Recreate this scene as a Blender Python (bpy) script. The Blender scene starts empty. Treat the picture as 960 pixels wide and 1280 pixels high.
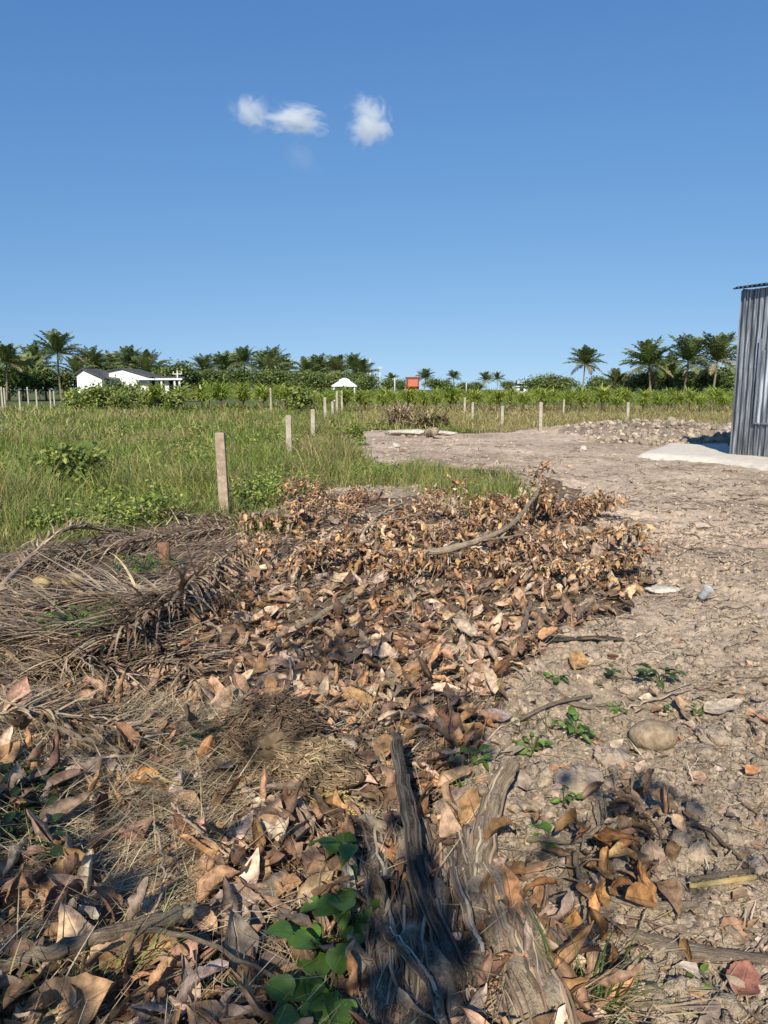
import bpy, math, random
import numpy as np

R = math.radians
scene = bpy.context.scene
COL = scene.collection
rng = np.random.default_rng(11)
random.seed(5)

# ------------------------------------------------------------------ camera, sky, sun, exposure
CAM_Z = 1.55
F = 924.0                      # focal length in photograph pixels (960 x 1280)
PITCH = math.atan((640 - 487) / F) * -1
cam_d = bpy.data.cameras.new('camera')
cam_d.sensor_fit = 'VERTICAL'
cam_d.sensor_height = 36.0
cam_d.lens = 36.0 * F / 1280.0
cam_d.clip_start = 0.05
cam_d.clip_end = 8000
cam = bpy.data.objects.new('camera', cam_d)
COL.objects.link(cam)
cam.location = (0, 0, CAM_Z)
cam.rotation_euler = (R(90) + PITCH, 0, 0)
scene.camera = cam

SUN_EL = 36.0
SUN_AZ = -11.0                 # light travels towards +y, turned this much to -x
SUN_STRENGTH = 4.8
SKY_STRENGTH = 0.085
EXPOSURE = 0.45

world = bpy.data.worlds.new('World')
scene.world = world
world.use_nodes = True
wn, wl = world.node_tree.nodes, world.node_tree.links
wn.clear()
wo = wn.new('ShaderNodeOutputWorld')
bg = wn.new('ShaderNodeBackground')
sky = wn.new('ShaderNodeTexSky')
sky.sky_type = 'NISHITA'
sky.sun_disc = False
sky.sun_elevation = R(SUN_EL)
sky.altitude = 0
sky.air_density = 1.0
sky.dust_density = 0.0
sky.ozone_density = 10.0
bg.inputs['Strength'].default_value = SKY_STRENGTH
# clear deep blue: read the sky a little above the true horizon and tone each channel
wtc = wn.new('ShaderNodeTexCoord')
wma = wn.new('ShaderNodeVectorMath')
wma.operation = 'MULTIPLY_ADD'
wma.inputs[1].default_value = (1, 1, 0.85)
wma.inputs[2].default_value = (0, 0, 0.11)
wl.new(wtc.outputs['Generated'], wma.inputs[0])
wl.new(wma.outputs[0], sky.inputs['Vector'])
wsp = wn.new('ShaderNodeSeparateColor')
wcb = wn.new('ShaderNodeCombineColor')
wl.new(sky.outputs['Color'], wsp.inputs[0])
for wi, (wp, wg) in enumerate(((1.12, 1.42), (0.827, 1.53), (0.552, 2.38))):
    w1 = wn.new('ShaderNodeMath')
    w1.operation = 'POWER'
    w1.inputs[1].default_value = wp
    w2 = wn.new('ShaderNodeMath')
    w2.operation = 'MULTIPLY'
    w2.inputs[1].default_value = wg
    wl.new(wsp.outputs[wi], w1.inputs[0])
    wl.new(w1.outputs[0], w2.inputs[0])
    wl.new(w2.outputs[0], wcb.inputs[wi])
wl.new(wcb.outputs[0], bg.inputs['Color'])
wl.new(bg.outputs['Background'], wo.inputs['Surface'])

ld = np.array([-math.sin(R(SUN_AZ)) * math.cos(R(SUN_EL)), math.cos(R(SUN_AZ)) * math.cos(R(SUN_EL)), -math.sin(R(SUN_EL))])
sun_d = bpy.data.lights.new('sun', 'SUN')
sun_d.energy = SUN_STRENGTH
sun_d.angle = R(0.53)
sun_d.color = (1.0, 0.92, 0.80)
sun = bpy.data.objects.new('sun', sun_d)
COL.objects.link(sun)
sun.location = (2, -8, 12)
sun.rotation_euler = (R(90 - SUN_EL), 0, R(SUN_AZ))
# the sun stands behind the camera: compass bearing of the sun seen from above, clockwise from +y
sky.sun_rotation = math.atan2(-ld[0], -ld[1])

scene.view_settings.view_transform = 'Standard'
scene.view_settings.look = 'None'
scene.view_settings.exposure = EXPOSURE
scene.view_settings.gamma = 1.0
scene.view_settings.use_curve_mapping = False
scene.cycles.max_bounces = 5
scene.cycles.diffuse_bounces = 3
scene.cycles.glossy_bounces = 2
scene.cycles.transmission_bounces = 4
scene.cycles.transparent_max_bounces = 6
scene.cycles.volume_bounces = 4
scene.cycles.caustics_reflective = False
scene.cycles.caustics_refractive = False

# ------------------------------------------------------------------ photograph pixel -> place
_fw = np.array([0, math.cos(PITCH), math.sin(PITCH)])
_up = np.array([0, -math.sin(PITCH), math.cos(PITCH)])


def ray(u, v):
    return np.array([(u - 480) / F, 0, 0]) + _fw + _up * ((640 - v) / F)


def G(u, v, z=0.0):
    d = ray(u, v)
    t = (z - CAM_Z) / d[2]
    return np.array([0, 0, CAM_Z]) + d * t


def P(u, v, y):
    d = ray(u, v)
    return np.array([0, 0, CAM_Z]) + d * (y / d[1])


def GP(pts, z=0.0):
    return np.array([G(u, v, z)[:2] for u, v in pts])


# ------------------------------------------------------------------ noise
def hash2(ix, iy, seed):
    h = (ix.astype(np.int64) * 374761393 + iy.astype(np.int64) * 668265263 + seed * 982451653) & 0x7fffffff
    h = ((h ^ (h >> 13)) * 1274126177) & 0x7fffffff
    h = (h ^ (h >> 16)) & 0x7fffffff
    return (h % 100003) / 100003.0


def vnoise(x, y, seed=0):
    ix, iy = np.floor(x), np.floor(y)
    fx, fy = x - ix, y - iy
    fx, fy = fx * fx * (3 - 2 * fx), fy * fy * (3 - 2 * fy)
    a, b = hash2(ix, iy, seed), hash2(ix + 1, iy, seed)
    c, d = hash2(ix, iy + 1, seed), hash2(ix + 1, iy + 1, seed)
    return (a + (b - a) * fx) * (1 - fy) + (c + (d - c) * fx) * fy - 0.5


def fbm(x, y, seed=0, octv=4):
    s, a, f = 0, 1.0, 1.0
    for k in range(octv):
        s = s + a * vnoise(x * f + 17.3 * k, y * f - 9.1 * k, seed + k)
        a *= 0.5
        f *= 2.07
    return s


def worley(x, y, seed=0):
    ix, iy = np.floor(x), np.floor(y)
    f1 = np.full(x.shape, 9.0)
    f2 = np.full(x.shape, 9.0)
    for dx in (-1, 0, 1):
        for dy in (-1, 0, 1):
            cx, cy = ix + dx, iy + dy
            px = cx + hash2(cx, cy, seed)
            py = cy + hash2(cx, cy, seed + 7)
            d = np.hypot(px - x, py - y)
            f2 = np.where(d < f1, f1, np.minimum(f2, d))
            f1 = np.minimum(f1, d)
    return f1, f2


def inpoly(x, y, poly):
    res = np.zeros(x.shape, bool)
    n = len(poly)
    j = n - 1
    for i in range(n):
        xi, yi = poly[i]
        xj, yj = poly[j]
        c = ((yi > y) != (yj > y)) & (x < (xj - xi) * (y - yi) / (yj - yi + 1e-12) + xi)
        res ^= c
        j = i
    return res


def sstep(a, b, x):
    t = np.clip((x - a) / (b - a), 0, 1)
    return t * t * (3 - 2 * t)


# zones, as outlines on the ground
LITTER = GP([(285, 700), (330, 645), (400, 612), (470, 625), (520, 622), (580, 650), (640, 640), (680, 595), (720, 610), (755, 650),
             (790, 700), (785, 760), (690, 795), (630, 850), (605, 900), (575, 960), (630, 1050), (690, 1150), (720, 1320), (600, 1500), (-200, 1500),
             (-400, 1300), (-300, 930), (100, 850), (220, 800), (260, 740)])
FROND = GP([(-300, 720), (-40, 690), (60, 680), (150, 648), (300, 640), (335, 680), (270, 740), (235, 800), (110, 880), (-300, 930)])
STRAW = GP([(-60, 900), (120, 860), (240, 880), (330, 900), (300, 1010), (240, 1110), (120, 1160), (20, 1100)])
DARKWEED = GP([(-300, 930), (20, 940), (60, 1010), (50, 1120), (0, 1200), (60, 1300), (-300, 1400)])
GRASS = GP([(-900, 700), (0, 690), (120, 668), (300, 642), (340, 632), (420, 612), (520, 604), (560, 615), (600, 645), (645, 622), (640, 590),
            (560, 583), (480, 580), (440, 562), (425, 545), (470, 537), (560, 541), (640, 542), (740, 530), (920, 533), (1300, 535), (1900, 500), (-1400, 500)])
DRYBAND = GP([(560, 535), (640, 541), (740, 531), (920, 534), (1300, 536), (1600, 503), (440, 503), (450, 530)])
HEAP = GP([(700, 545), (740, 530), (800, 529), (880, 532), (930, 536), (960, 556), (850, 557), (760, 556)])
SAND = GP([(795, 570), (835, 557), (915, 560), (1000, 572), (1040, 590), (965, 592), (900, 578)])
RUBBLE = GP([(425, 548), (470, 538), (560, 538), (600, 545), (570, 556), (500, 562)])


def warp(x, y, a=0.25):
    return x + a * fbm(x * 1.3, y * 1.3, 91, 3), y + a * fbm(x * 1.3 + 40, y * 1.3, 95, 3)


def terrain(x, y):
    x = np.asarray(x, float)
    y = np.asarray(y, float)
    r = np.hypot(x, y)
    far = 1 - sstep(40, 75, r)
    h = 0.05 * fbm(x * 0.5, y * 0.5, 3, 3) + 0.035 * fbm(x * 1.9, y * 1.9, 5, 3)

    def bump(u, v, sx, sy, a, rot=0.0):
        c = G(u, v)
        dx, dy = x - c[0], y - c[1]
        cs, sn = math.cos(rot), math.sin(rot)
        ex, ey = dx * cs + dy * sn, -dx * sn + dy * cs
        return a * np.exp(-(ex / sx) ** 2 - (ey / sy) ** 2)
    h = h + bump(540, 690, 1.4, 1.1, 0.10) + bump(400, 655, 0.7, 0.6, 0.12) + bump(690, 640, 0.6, 0.7, 0.11)
    h = h + bump(330, 930, 0.5, 0.35, 0.10) + bump(180, 760, 0.9, 0.8, 0.04) + bump(360, 760, 0.7, 0.5, 0.08)
    h = h - bump(290, 780, 0.35, 0.3, 0.06)
    wx, wy = warp(x, y, 0.5)
    hp = bump(830, 543, 4.0, 3.6, 0.34)
    h = h + hp
    # crumbly soil on the bare side
    near = 1 - sstep(9, 24, r)
    bare = sstep(-0.6, 0.5, x - 0.25 - 0.03 * y)
    f1, f2 = worley(x * 9 + 0.7 * fbm(x * 6, y * 6, 31, 2), y * 9, 41)
    f3, f4 = worley(x * 24, y * 24, 43)
    clod = 0.019 * (1 - np.exp(-3.0 * np.clip(f2 - f1, 0, 0.7))) * (0.4 + 1.2 * sstep(-0.3, 0.35, fbm(x * 1.6, y * 1.6, 12, 2))) + 0.011 * (1 - np.exp(-3.0 * np.clip(f4 - f3, 0, 0.7))) + 0.008 * np.abs(fbm(x * 20, y * 20, 47, 3))
    h = h + near * (0.35 + 0.65 * bare) * clod * 1.5
    # churned clods of the grey heap
    g1, g2 = worley(x * 2.6, y * 2.6, 51)
    hm = np.clip(hp / 0.2, 0, 1)
    h = h + hm * 0.22 * np.clip(g2 - g1, 0, 0.7)
    h = h + 0.05 * near * fbm(x * 4.5, y * 4.5, 8, 3) * 0.6
    return h * far - 0.02


def tz(x, y):
    return float(terrain(np.array([x]), np.array([y]))[0])


def GT(u, v, dz=0.0):
    """Where the line of sight through (u, v) meets the terrain."""
    z = 0.0
    for _ in range(6):
        g = G(u, v, z + dz)
        z = tz(g[0], g[1])
    g = G(u, v, z + dz)
    return np.array([g[0], g[1], z + dz])


# ------------------------------------------------------------------ materials
def mat(name):
    m = bpy.data.materials.new(name)
    m.use_nodes = True
    nt = m.node_tree
    nt.nodes.clear()
    o = nt.nodes.new('ShaderNodeOutputMaterial')
    return m, nt, nt.nodes, nt.links, o


def ramp(n, stops):
    r = n.new('ShaderNodeValToRGB')
    e = r.color_ramp.elements
    while len(e) < len(stops):
        e.new(0.5)
    for el, (p, c) in zip(e, stops):
        el.position = p
        el.color = (*c, 1)
    return r


def attr_material(name, rough=0.75, spec=0.25, trans=0.0, vary=0.25, scale=30.0, bump=0.0, bscale=80.0, objvary=False, veins=False, hue=0.0):
    """Colour from the mesh's own per-piece colour, broken up by noise; optional leaf veins and translucency."""
    m, nt, n, l, o = mat(name)
    at = n.new('ShaderNodeAttribute')
    at.attribute_name = 'Col'
    geo = n.new('ShaderNodeNewGeometry')
    nz = n.new('ShaderNodeTexNoise')
    nz.inputs['Scale'].default_value = scale
    nz.inputs['Detail'].default_value = 4
    tc = n.new('ShaderNodeTexCoord')
    l.new(tc.outputs['Object'], nz.inputs['Vector'])
    mr = n.new('ShaderNodeMapRange')
    mr.inputs['From Min'].default_value = 0.3
    mr.inputs['From Max'].default_value = 0.7
    mr.inputs['To Min'].default_value = 1 - vary
    mr.inputs['To Max'].default_value = 1 + vary
    l.new(nz.outputs['Fac'], mr.inputs['Value'])
    mul = n.new('ShaderNodeVectorMath')
    mul.operation = 'MULTIPLY'
    l.new(at.outputs['Color'], mul.inputs[0])
    l.new(mr.outputs['Result'], mul.inputs[1])
    col = mul.outputs['Vector']
    if objvary:
        oi = n.new('ShaderNodeObjectInfo')
        rp = ramp(n, [(0.0, (0.42, 0.40, 0.38)), (0.3, (0.85, 0.78, 0.72)), (0.55, (1.12, 0.98, 0.82)), (0.8, (0.95, 0.97, 0.98)), (1.0, (1.1, 1.02, 0.92))])
        l.new(oi.outputs['Random'], rp.inputs['Fac'])
        m2 = n.new('ShaderNodeVectorMath')
        m2.operation = 'MULTIPLY'
        l.new(col, m2.inputs[0])
        l.new(rp.outputs['Color'], m2.inputs[1])
        col = m2.outputs['Vector']
    bumpsrc = nz.outputs['Fac']
    if veins:
        uv = n.new('ShaderNodeUVMap')
        uv.uv_map = 'UV'
        sp = n.new('ShaderNodeSeparateXYZ')
        l.new(uv.outputs['UV'], sp.inputs['Vector'])
        ab = n.new('ShaderNodeMath')
        ab.operation = 'SUBTRACT'
        l.new(sp.outputs['X'], ab.inputs[0])
        ab.inputs[1].default_value = 0.5
        aa = n.new('ShaderNodeMath')
        aa.operation = 'ABSOLUTE'
        l.new(ab.outputs[0], aa.inputs[0])
        mid = n.new('ShaderNodeMapRange')
        mid.inputs['From Min'].default_value = 0.0
        mid.inputs['From Max'].default_value = 0.045
        mid.inputs['To Min'].default_value = 1.0
        mid.inputs['To Max'].default_value = 0.0
        l.new(aa.outputs[0], mid.inputs['Value'])
        # side veins run forward from the midrib
        sv = n.new('ShaderNodeMath')
        sv.operation = 'MULTIPLY_ADD'
        l.new(aa.outputs[0], sv.inputs[0])
        sv.inputs[1].default_value = -0.55
        l.new(sp.outputs['Y'], sv.inputs[2])
        s2 = n.new('ShaderNodeMath')
        s2.operation = 'MULTIPLY'
        l.new(sv.outputs[0], s2.inputs[0])
        s2.inputs[1].default_value = 62.0
        s3 = n.new('ShaderNodeMath')
        s3.operation = 'SINE'
        l.new(s2.outputs[0], s3.inputs[0])
        s4 = n.new('ShaderNodeMapRange')
        s4.inputs['From Min'].default_value = 0.86
        s4.inputs['From Max'].default_value = 1.0
        l.new(s3.outputs[0], s4.inputs['Value'])
        s5 = n.new('ShaderNodeMath')
        s5.operation = 'MULTIPLY'
        l.new(s4.outputs['Result'], s5.inputs[0])
        s5.inputs[1].default_value = 0.3
        mx = n.new('ShaderNodeMath')
        mx.operation = 'MAXIMUM'
        l.new(mid.outputs['Result'], mx.inputs[0])
        l.new(s5.outputs[0], mx.inputs[1])
        mixc = n.new('ShaderNodeMix')
        mixc.data_type = 'RGBA'
        br = n.new('ShaderNodeVectorMath')
        br.operation = 'MULTIPLY_ADD'
        br.inputs[1].default_value = (1.12, 1.1, 1.05)
        br.inputs[2].default_value = (0.02, 0.017, 0.011)
        l.new(col, br.inputs[0])
        l.new(mx.outputs[0], mixc.inputs['Factor'])
        l.new(col, mixc.inputs['A'])
        l.new(br.outputs['Vector'], mixc.inputs['B'])
        col = mixc.outputs['Result']
        ad = n.new('ShaderNodeMath')
        ad.operation = 'ADD'
        l.new(mx.outputs[0], ad.inputs[0])
        l.new(nz.outputs['Fac'], ad.inputs[1])
        bumpsrc = ad.outputs[0]
    bs = n.new('ShaderNodeBsdfPrincipled')
    bs.inputs['Roughness'].default_value = rough
    bs.inputs['Specular IOR Level'].default_value = spec
    l.new(col, bs.inputs['Base Color'])
    if bump > 0:
        if not veins:
            nb = n.new('ShaderNodeTexNoise')
            nb.inputs['Scale'].default_value = bscale
            nb.inputs['Detail'].default_value = 5
            l.new(tc.outputs['Object'], nb.inputs['Vector'])
            bumpsrc = nb.outputs['Fac']
        b = n.new('ShaderNodeBump')
        b.inputs['Strength'].default_value = bump
        b.inputs['Distance'].default_value = 0.01
        l.new(bumpsrc, b.inputs['Height'])
        l.new(b.outputs['Normal'], bs.inputs['Normal'])
    if trans > 0:
        tr = n.new('ShaderNodeBsdfTranslucent')
        l.new(col, tr.inputs['Color'])
        mx2 = n.new('ShaderNodeMixShader')
        mx2.inputs['Fac'].default_value = trans
        l.new(bs.outputs[0], mx2.inputs[1])
        l.new(tr.outputs[0], mx2.inputs[2])
        l.new(mx2.outputs[0], o.inputs['Surface'])
    else:
        l.new(bs.outputs[0], o.inputs['Surface'])
    return m


def plain(name, color, rough=0.7, spec=0.3, metal=0.0, vary=0.2, scale=6.0, bump=0.0, bscale=60.0, color2=None, stretch=(1, 1, 1)):
    m, nt, n, l, o = mat(name)
    tc = n.new('ShaderNodeTexCoord')
    mp = n.new('ShaderNodeMapping')
    mp.inputs['Scale'].default_value = stretch
    l.new(tc.outputs['Object'], mp.inputs['Vector'])
    nz = n.new('ShaderNodeTexNoise')
    nz.inputs['Scale'].default_value = scale
    nz.inputs['Detail'].default_value = 7
    nz.inputs['Roughness'].default_value = 0.65
    l.new(mp.outputs[0], nz.inputs['Vector'])
    c2 = color2 or tuple(min(1, c * (1 + vary)) for c in color)
    c1 = tuple(c * (1 - vary) for c in color)
    rp = ramp(n, [(0.32, c1), (0.5, color), (0.68, c2)])
    l.new(nz.outputs['Fac'], rp.inputs['Fac'])
    bs = n.new('ShaderNodeBsdfPrincipled')
    bs.inputs['Roughness'].default_value = rough
    bs.inputs['Specular IOR Level'].default_value = spec
    bs.inputs['Metallic'].default_value = metal
    l.new(rp.outputs['Color'], bs.inputs['Base Color'])
    if bump > 0:
        nb = n.new('ShaderNodeTexNoise')
        nb.inputs['Scale'].default_value = bscale
        nb.inputs['Detail'].default_value = 6
        l.new(mp.outputs[0], nb.inputs['Vector'])
        b = n.new('ShaderNodeBump')
        b.inputs['Strength'].default_value = bump
        b.inputs['Distance'].default_value = 0.01
        l.new(nb.outputs['Fac'], b.inputs['Height'])
        l.new(b.outputs['Normal'], bs.inputs['Normal'])
    l.new(bs.outputs[0], o.inputs['Surface'])
    return m


M_leaf = attr_material('dry_leaf', rough=0.65, spec=0.25, trans=0.1, vary=0.5, scale=38, bump=0.5, veins=True)
M_leafobj = attr_material('dry_leaf_single', rough=0.6, spec=0.3, trans=0.1, vary=0.5, scale=42, bump=0.6, veins=True, objvary=True)
M_straw = attr_material('dry_straw', rough=0.6, spec=0.3, trans=0.1, vary=0.2, scale=15)
M_grass = attr_material('grass_blade', rough=0.55, spec=0.3, trans=0.3, vary=0.15, scale=5)
M_green = attr_material('green_leaf', rough=0.5, spec=0.35, trans=0.25, vary=0.2, scale=30, bump=0.2, veins=True)
M_crown = attr_material('tree_leaf', rough=0.55, spec=0.3, trans=0.22, vary=0.2, scale=1.5)
M_palm = attr_material('palm_leaf', rough=0.5, spec=0.35, trans=0.2, vary=0.2, scale=2)
M_soil = attr_material('soil', rough=0.95, spec=0.1, vary=0.28, scale=9, bump=0.9, bscale=70)
M_clod = attr_material('soil_clod', rough=0.95, spec=0.08, vary=0.3, scale=60, bump=1.0, bscale=190)
M_twig = attr_material('twig', rough=0.8, spec=0.2, vary=0.3, scale=40, bump=0.4, bscale=120)


def bark_material(name, c0, c1, c2, around=9.0, along=5.0, bump=1.0):
    """Bark with fissures that run along the limb (UV: u around, v along)."""
    m, nt, n, l, o = mat(name)
    uv = n.new('ShaderNodeUVMap')
    uv.uv_map = 'UV'
    mp = n.new('ShaderNodeMapping')
    mp.inputs['Scale'].default_value = (around, along, 1)
    l.new(uv.outputs['UV'], mp.inputs['Vector'])
    nz = n.new('ShaderNodeTexNoise')
    nz.inputs['Scale'].default_value = 2.2
    nz.inputs['Detail'].default_value = 9
    nz.inputs['Roughness'].default_value = 0.7
    nz.inputs['Distortion'].default_value = 0.6
    l.new(mp.outputs[0], nz.inputs['Vector'])
    tc = n.new('ShaderNodeTexCoord')
    n2 = n.new('ShaderNodeTexNoise')
    n2.inputs['Scale'].default_value = 14
    n2.inputs['Detail'].default_value = 6
    l.new(tc.outputs['Object'], n2.inputs['Vector'])
    av = n.new('ShaderNodeMath')
    av.operation = 'MULTIPLY_ADD'
    l.new(n2.outputs['Fac'], av.inputs[0])
    av.inputs[1].default_value = 0.6
    l.new(nz.outputs['Fac'], av.inputs[2])
    rp = ramp(n, [(0.55, c0), (0.78, c1), (1.0, c2)])
    n3 = n.new('ShaderNodeTexNoise')
    n3.inputs['Scale'].default_value = 110
    n3.inputs['Detail'].default_value = 5
    l.new(tc.outputs['Object'], n3.inputs['Vector'])
    a3 = n.new('ShaderNodeMath')
    a3.operation = 'MULTIPLY_ADD'
    l.new(n3.outputs['Fac'], a3.inputs[0])
    a3.inputs[1].default_value = 0.35
    l.new(av.outputs[0], a3.inputs[2])
    a4 = n.new('ShaderNodeMath')
    a4.operation = 'SUBTRACT'
    l.new(a3.outputs[0], a4.inputs[0])
    a4.inputs[1].default_value = 0.17
    av = a4
    l.new(av.outputs[0], rp.inputs['Fac'])
    bs = n.new('ShaderNodeBsdfPrincipled')
    bs.inputs['Roughness'].default_value = 0.95
    bs.inputs['Specular IOR Level'].default_value = 0.1
    l.new(rp.outputs['Color'], bs.inputs['Base Color'])
    b = n.new('ShaderNodeBump')
    b.inputs['Strength'].default_value = bump
    b.inputs['Distance'].default_value = 0.02
    l.new(av.outputs[0], b.inputs['Height'])
    l.new(b.outputs['Normal'], bs.inputs['Normal'])
    l.new(bs.outputs[0], o.inputs['Surface'])
    return m


M_bark = bark_material('weathered_bark', (0.10, 0.072, 0.048), (0.28, 0.21, 0.145), (0.36, 0.30, 0.22))
M_palebark = bark_material('pale_bark', (0.13, 0.095, 0.06), (0.34, 0.265, 0.18), (0.46, 0.38, 0.27))
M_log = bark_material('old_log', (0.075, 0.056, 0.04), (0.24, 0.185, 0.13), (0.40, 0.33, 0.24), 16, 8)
M_darkwood = bark_material('dark_wood', (0.025, 0.02, 0.016), (0.078, 0.064, 0.05), (0.19, 0.16, 0.125))  # very dark brown wood tones
M_palmtrunk = plain('palm_trunk', (0.20, 0.17, 0.13), rough=0.9, vary=0.35, scale=3)
M_trunk = plain('tree_trunk', (0.12, 0.09, 0.06), rough=0.9, vary=0.35, scale=3)
M_concrete = plain('post_concrete', (0.34, 0.26, 0.18), rough=0.9, spec=0.15, vary=0.3, scale=14, bump=0.5, bscale=60, color2=(0.45, 0.39, 0.31))
M_palepost = plain('pale_concrete', (0.38, 0.335, 0.26), rough=0.9, spec=0.15, vary=0.35, scale=9, bump=0.5, color2=(0.5, 0.46, 0.38))
M_white = plain('white_wall', (0.78, 0.78, 0.76), rough=0.8, vary=0.08, scale=1.5)
M_roofgrey = plain('grey_roof', (0.085, 0.08, 0.075), rough=0.7, vary=0.3, scale=2)
M_dark = plain('dark_opening', (0.012, 0.014, 0.015), rough=0.3, vary=0.2)
M_orange = plain('orange_paint', (0.48, 0.15, 0.08), rough=0.7, vary=0.15, scale=1.5)
M_orangedark = plain('dark_orange_trim', (0.22, 0.04, 0.02), rough=0.7, vary=0.15)
M_palegreen = plain('pale_roof', (0.45, 0.52, 0.48), rough=0.6, vary=0.12)
M_stone = plain('grey_stone', (0.27, 0.20, 0.13), rough=0.9, spec=0.1, vary=0.4, scale=26, bump=0.7, bscale=70, color2=(0.38, 0.30, 0.205))
M_dirt = plain('dry_dirt', (0.33, 0.262, 0.195), rough=0.95, spec=0.08, vary=0.2, scale=30, bump=1.0, bscale=70)
M_husk = plain('coconut_husk', (0.10, 0.072, 0.045), rough=0.95, spec=0.1, vary=0.45, scale=16, bump=1.0, bscale=55, color2=(0.19, 0.14, 0.085))
M_coco = plain('dry_coconut', (0.34, 0.235, 0.10), rough=0.8, vary=0.4, scale=14, bump=0.5, color2=(0.42, 0.34, 0.18))
M_frond = attr_material('dead_frond', rough=0.7, spec=0.25, trans=0.05, vary=0.3, scale=14)
M_wood = plain('split_wood', (0.45, 0.34, 0.2), rough=0.8, vary=0.25, scale=20, bump=0.4, stretch=(1, 12, 1))
M_yellowwood = bark_material('yellow_bamboo', (0.20, 0.13, 0.05), (0.42, 0.31, 0.12), (0.50, 0.41, 0.22), 3, 3, 0.5)
M_stump = bark_material('reddish_stump', (0.10, 0.05, 0.03), (0.25, 0.135, 0.085), (0.36, 0.22, 0.15), 8, 3)
M_rubble = plain('pale_rubble', (0.46, 0.42, 0.35), rough=0.9, vary=0.25, scale=8, bump=0.4)
M_pole = plain('pole_concrete', (0.5, 0.5, 0.48), rough=0.8, vary=0.1)
M_sand = plain('pale_sand', (0.60, 0.54, 0.45), rough=0.95, spec=0.1, vary=0.14, scale=7, bump=0.5, bscale=40)


def zinc_material(name, base, rough):
    m, nt, n, l, o = mat(name)
    tc = n.new('ShaderNodeTexCoord')
    mp = n.new('ShaderNodeMapping')
    mp.inputs['Scale'].default_value = (9, 9, 0.45)
    l.new(tc.outputs['Object'], mp.inputs['Vector'])
    nz = n.new('ShaderNodeTexNoise')
    nz.inputs['Scale'].default_value = 3
    nz.inputs['Detail'].default_value = 6
    l.new(mp.outputs[0], nz.inputs['Vector'])
    rp = ramp(n, [(0.34, tuple(c * 0.4 for c in base)), (0.52, base), (0.68, tuple(min(1, c * 1.7) for c in base))])
    l.new(nz.outputs['Fac'], rp.inputs['Fac'])
    bs = n.new('ShaderNodeBsdfPrincipled')
    l.new(rp.outputs['Color'], bs.inputs['Base Color'])
    bs.inputs['Metallic'].default_value = 0.85
    rr = n.new('ShaderNodeMapRange')
    rr.inputs['To Min'].default_value = rough - 0.1
    rr.inputs['To Max'].default_value = rough + 0.15
    l.new(nz.outputs['Fac'], rr.inputs['Value'])
    l.new(rr.outputs['Result'], bs.inputs['Roughness'])
    l.new(bs.outputs[0], o.inputs['Surface'])
    return m


M_zinc = zinc_material('galvanized_sheet', (0.22, 0.235, 0.255), 0.36)
M_zinclight = zinc_material('newer_galvanized_sheet', (0.36, 0.385, 0.41), 0.34)
M_zincrail = zinc_material('steel_rail', (0.55, 0.58, 0.62), 0.4)


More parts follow.
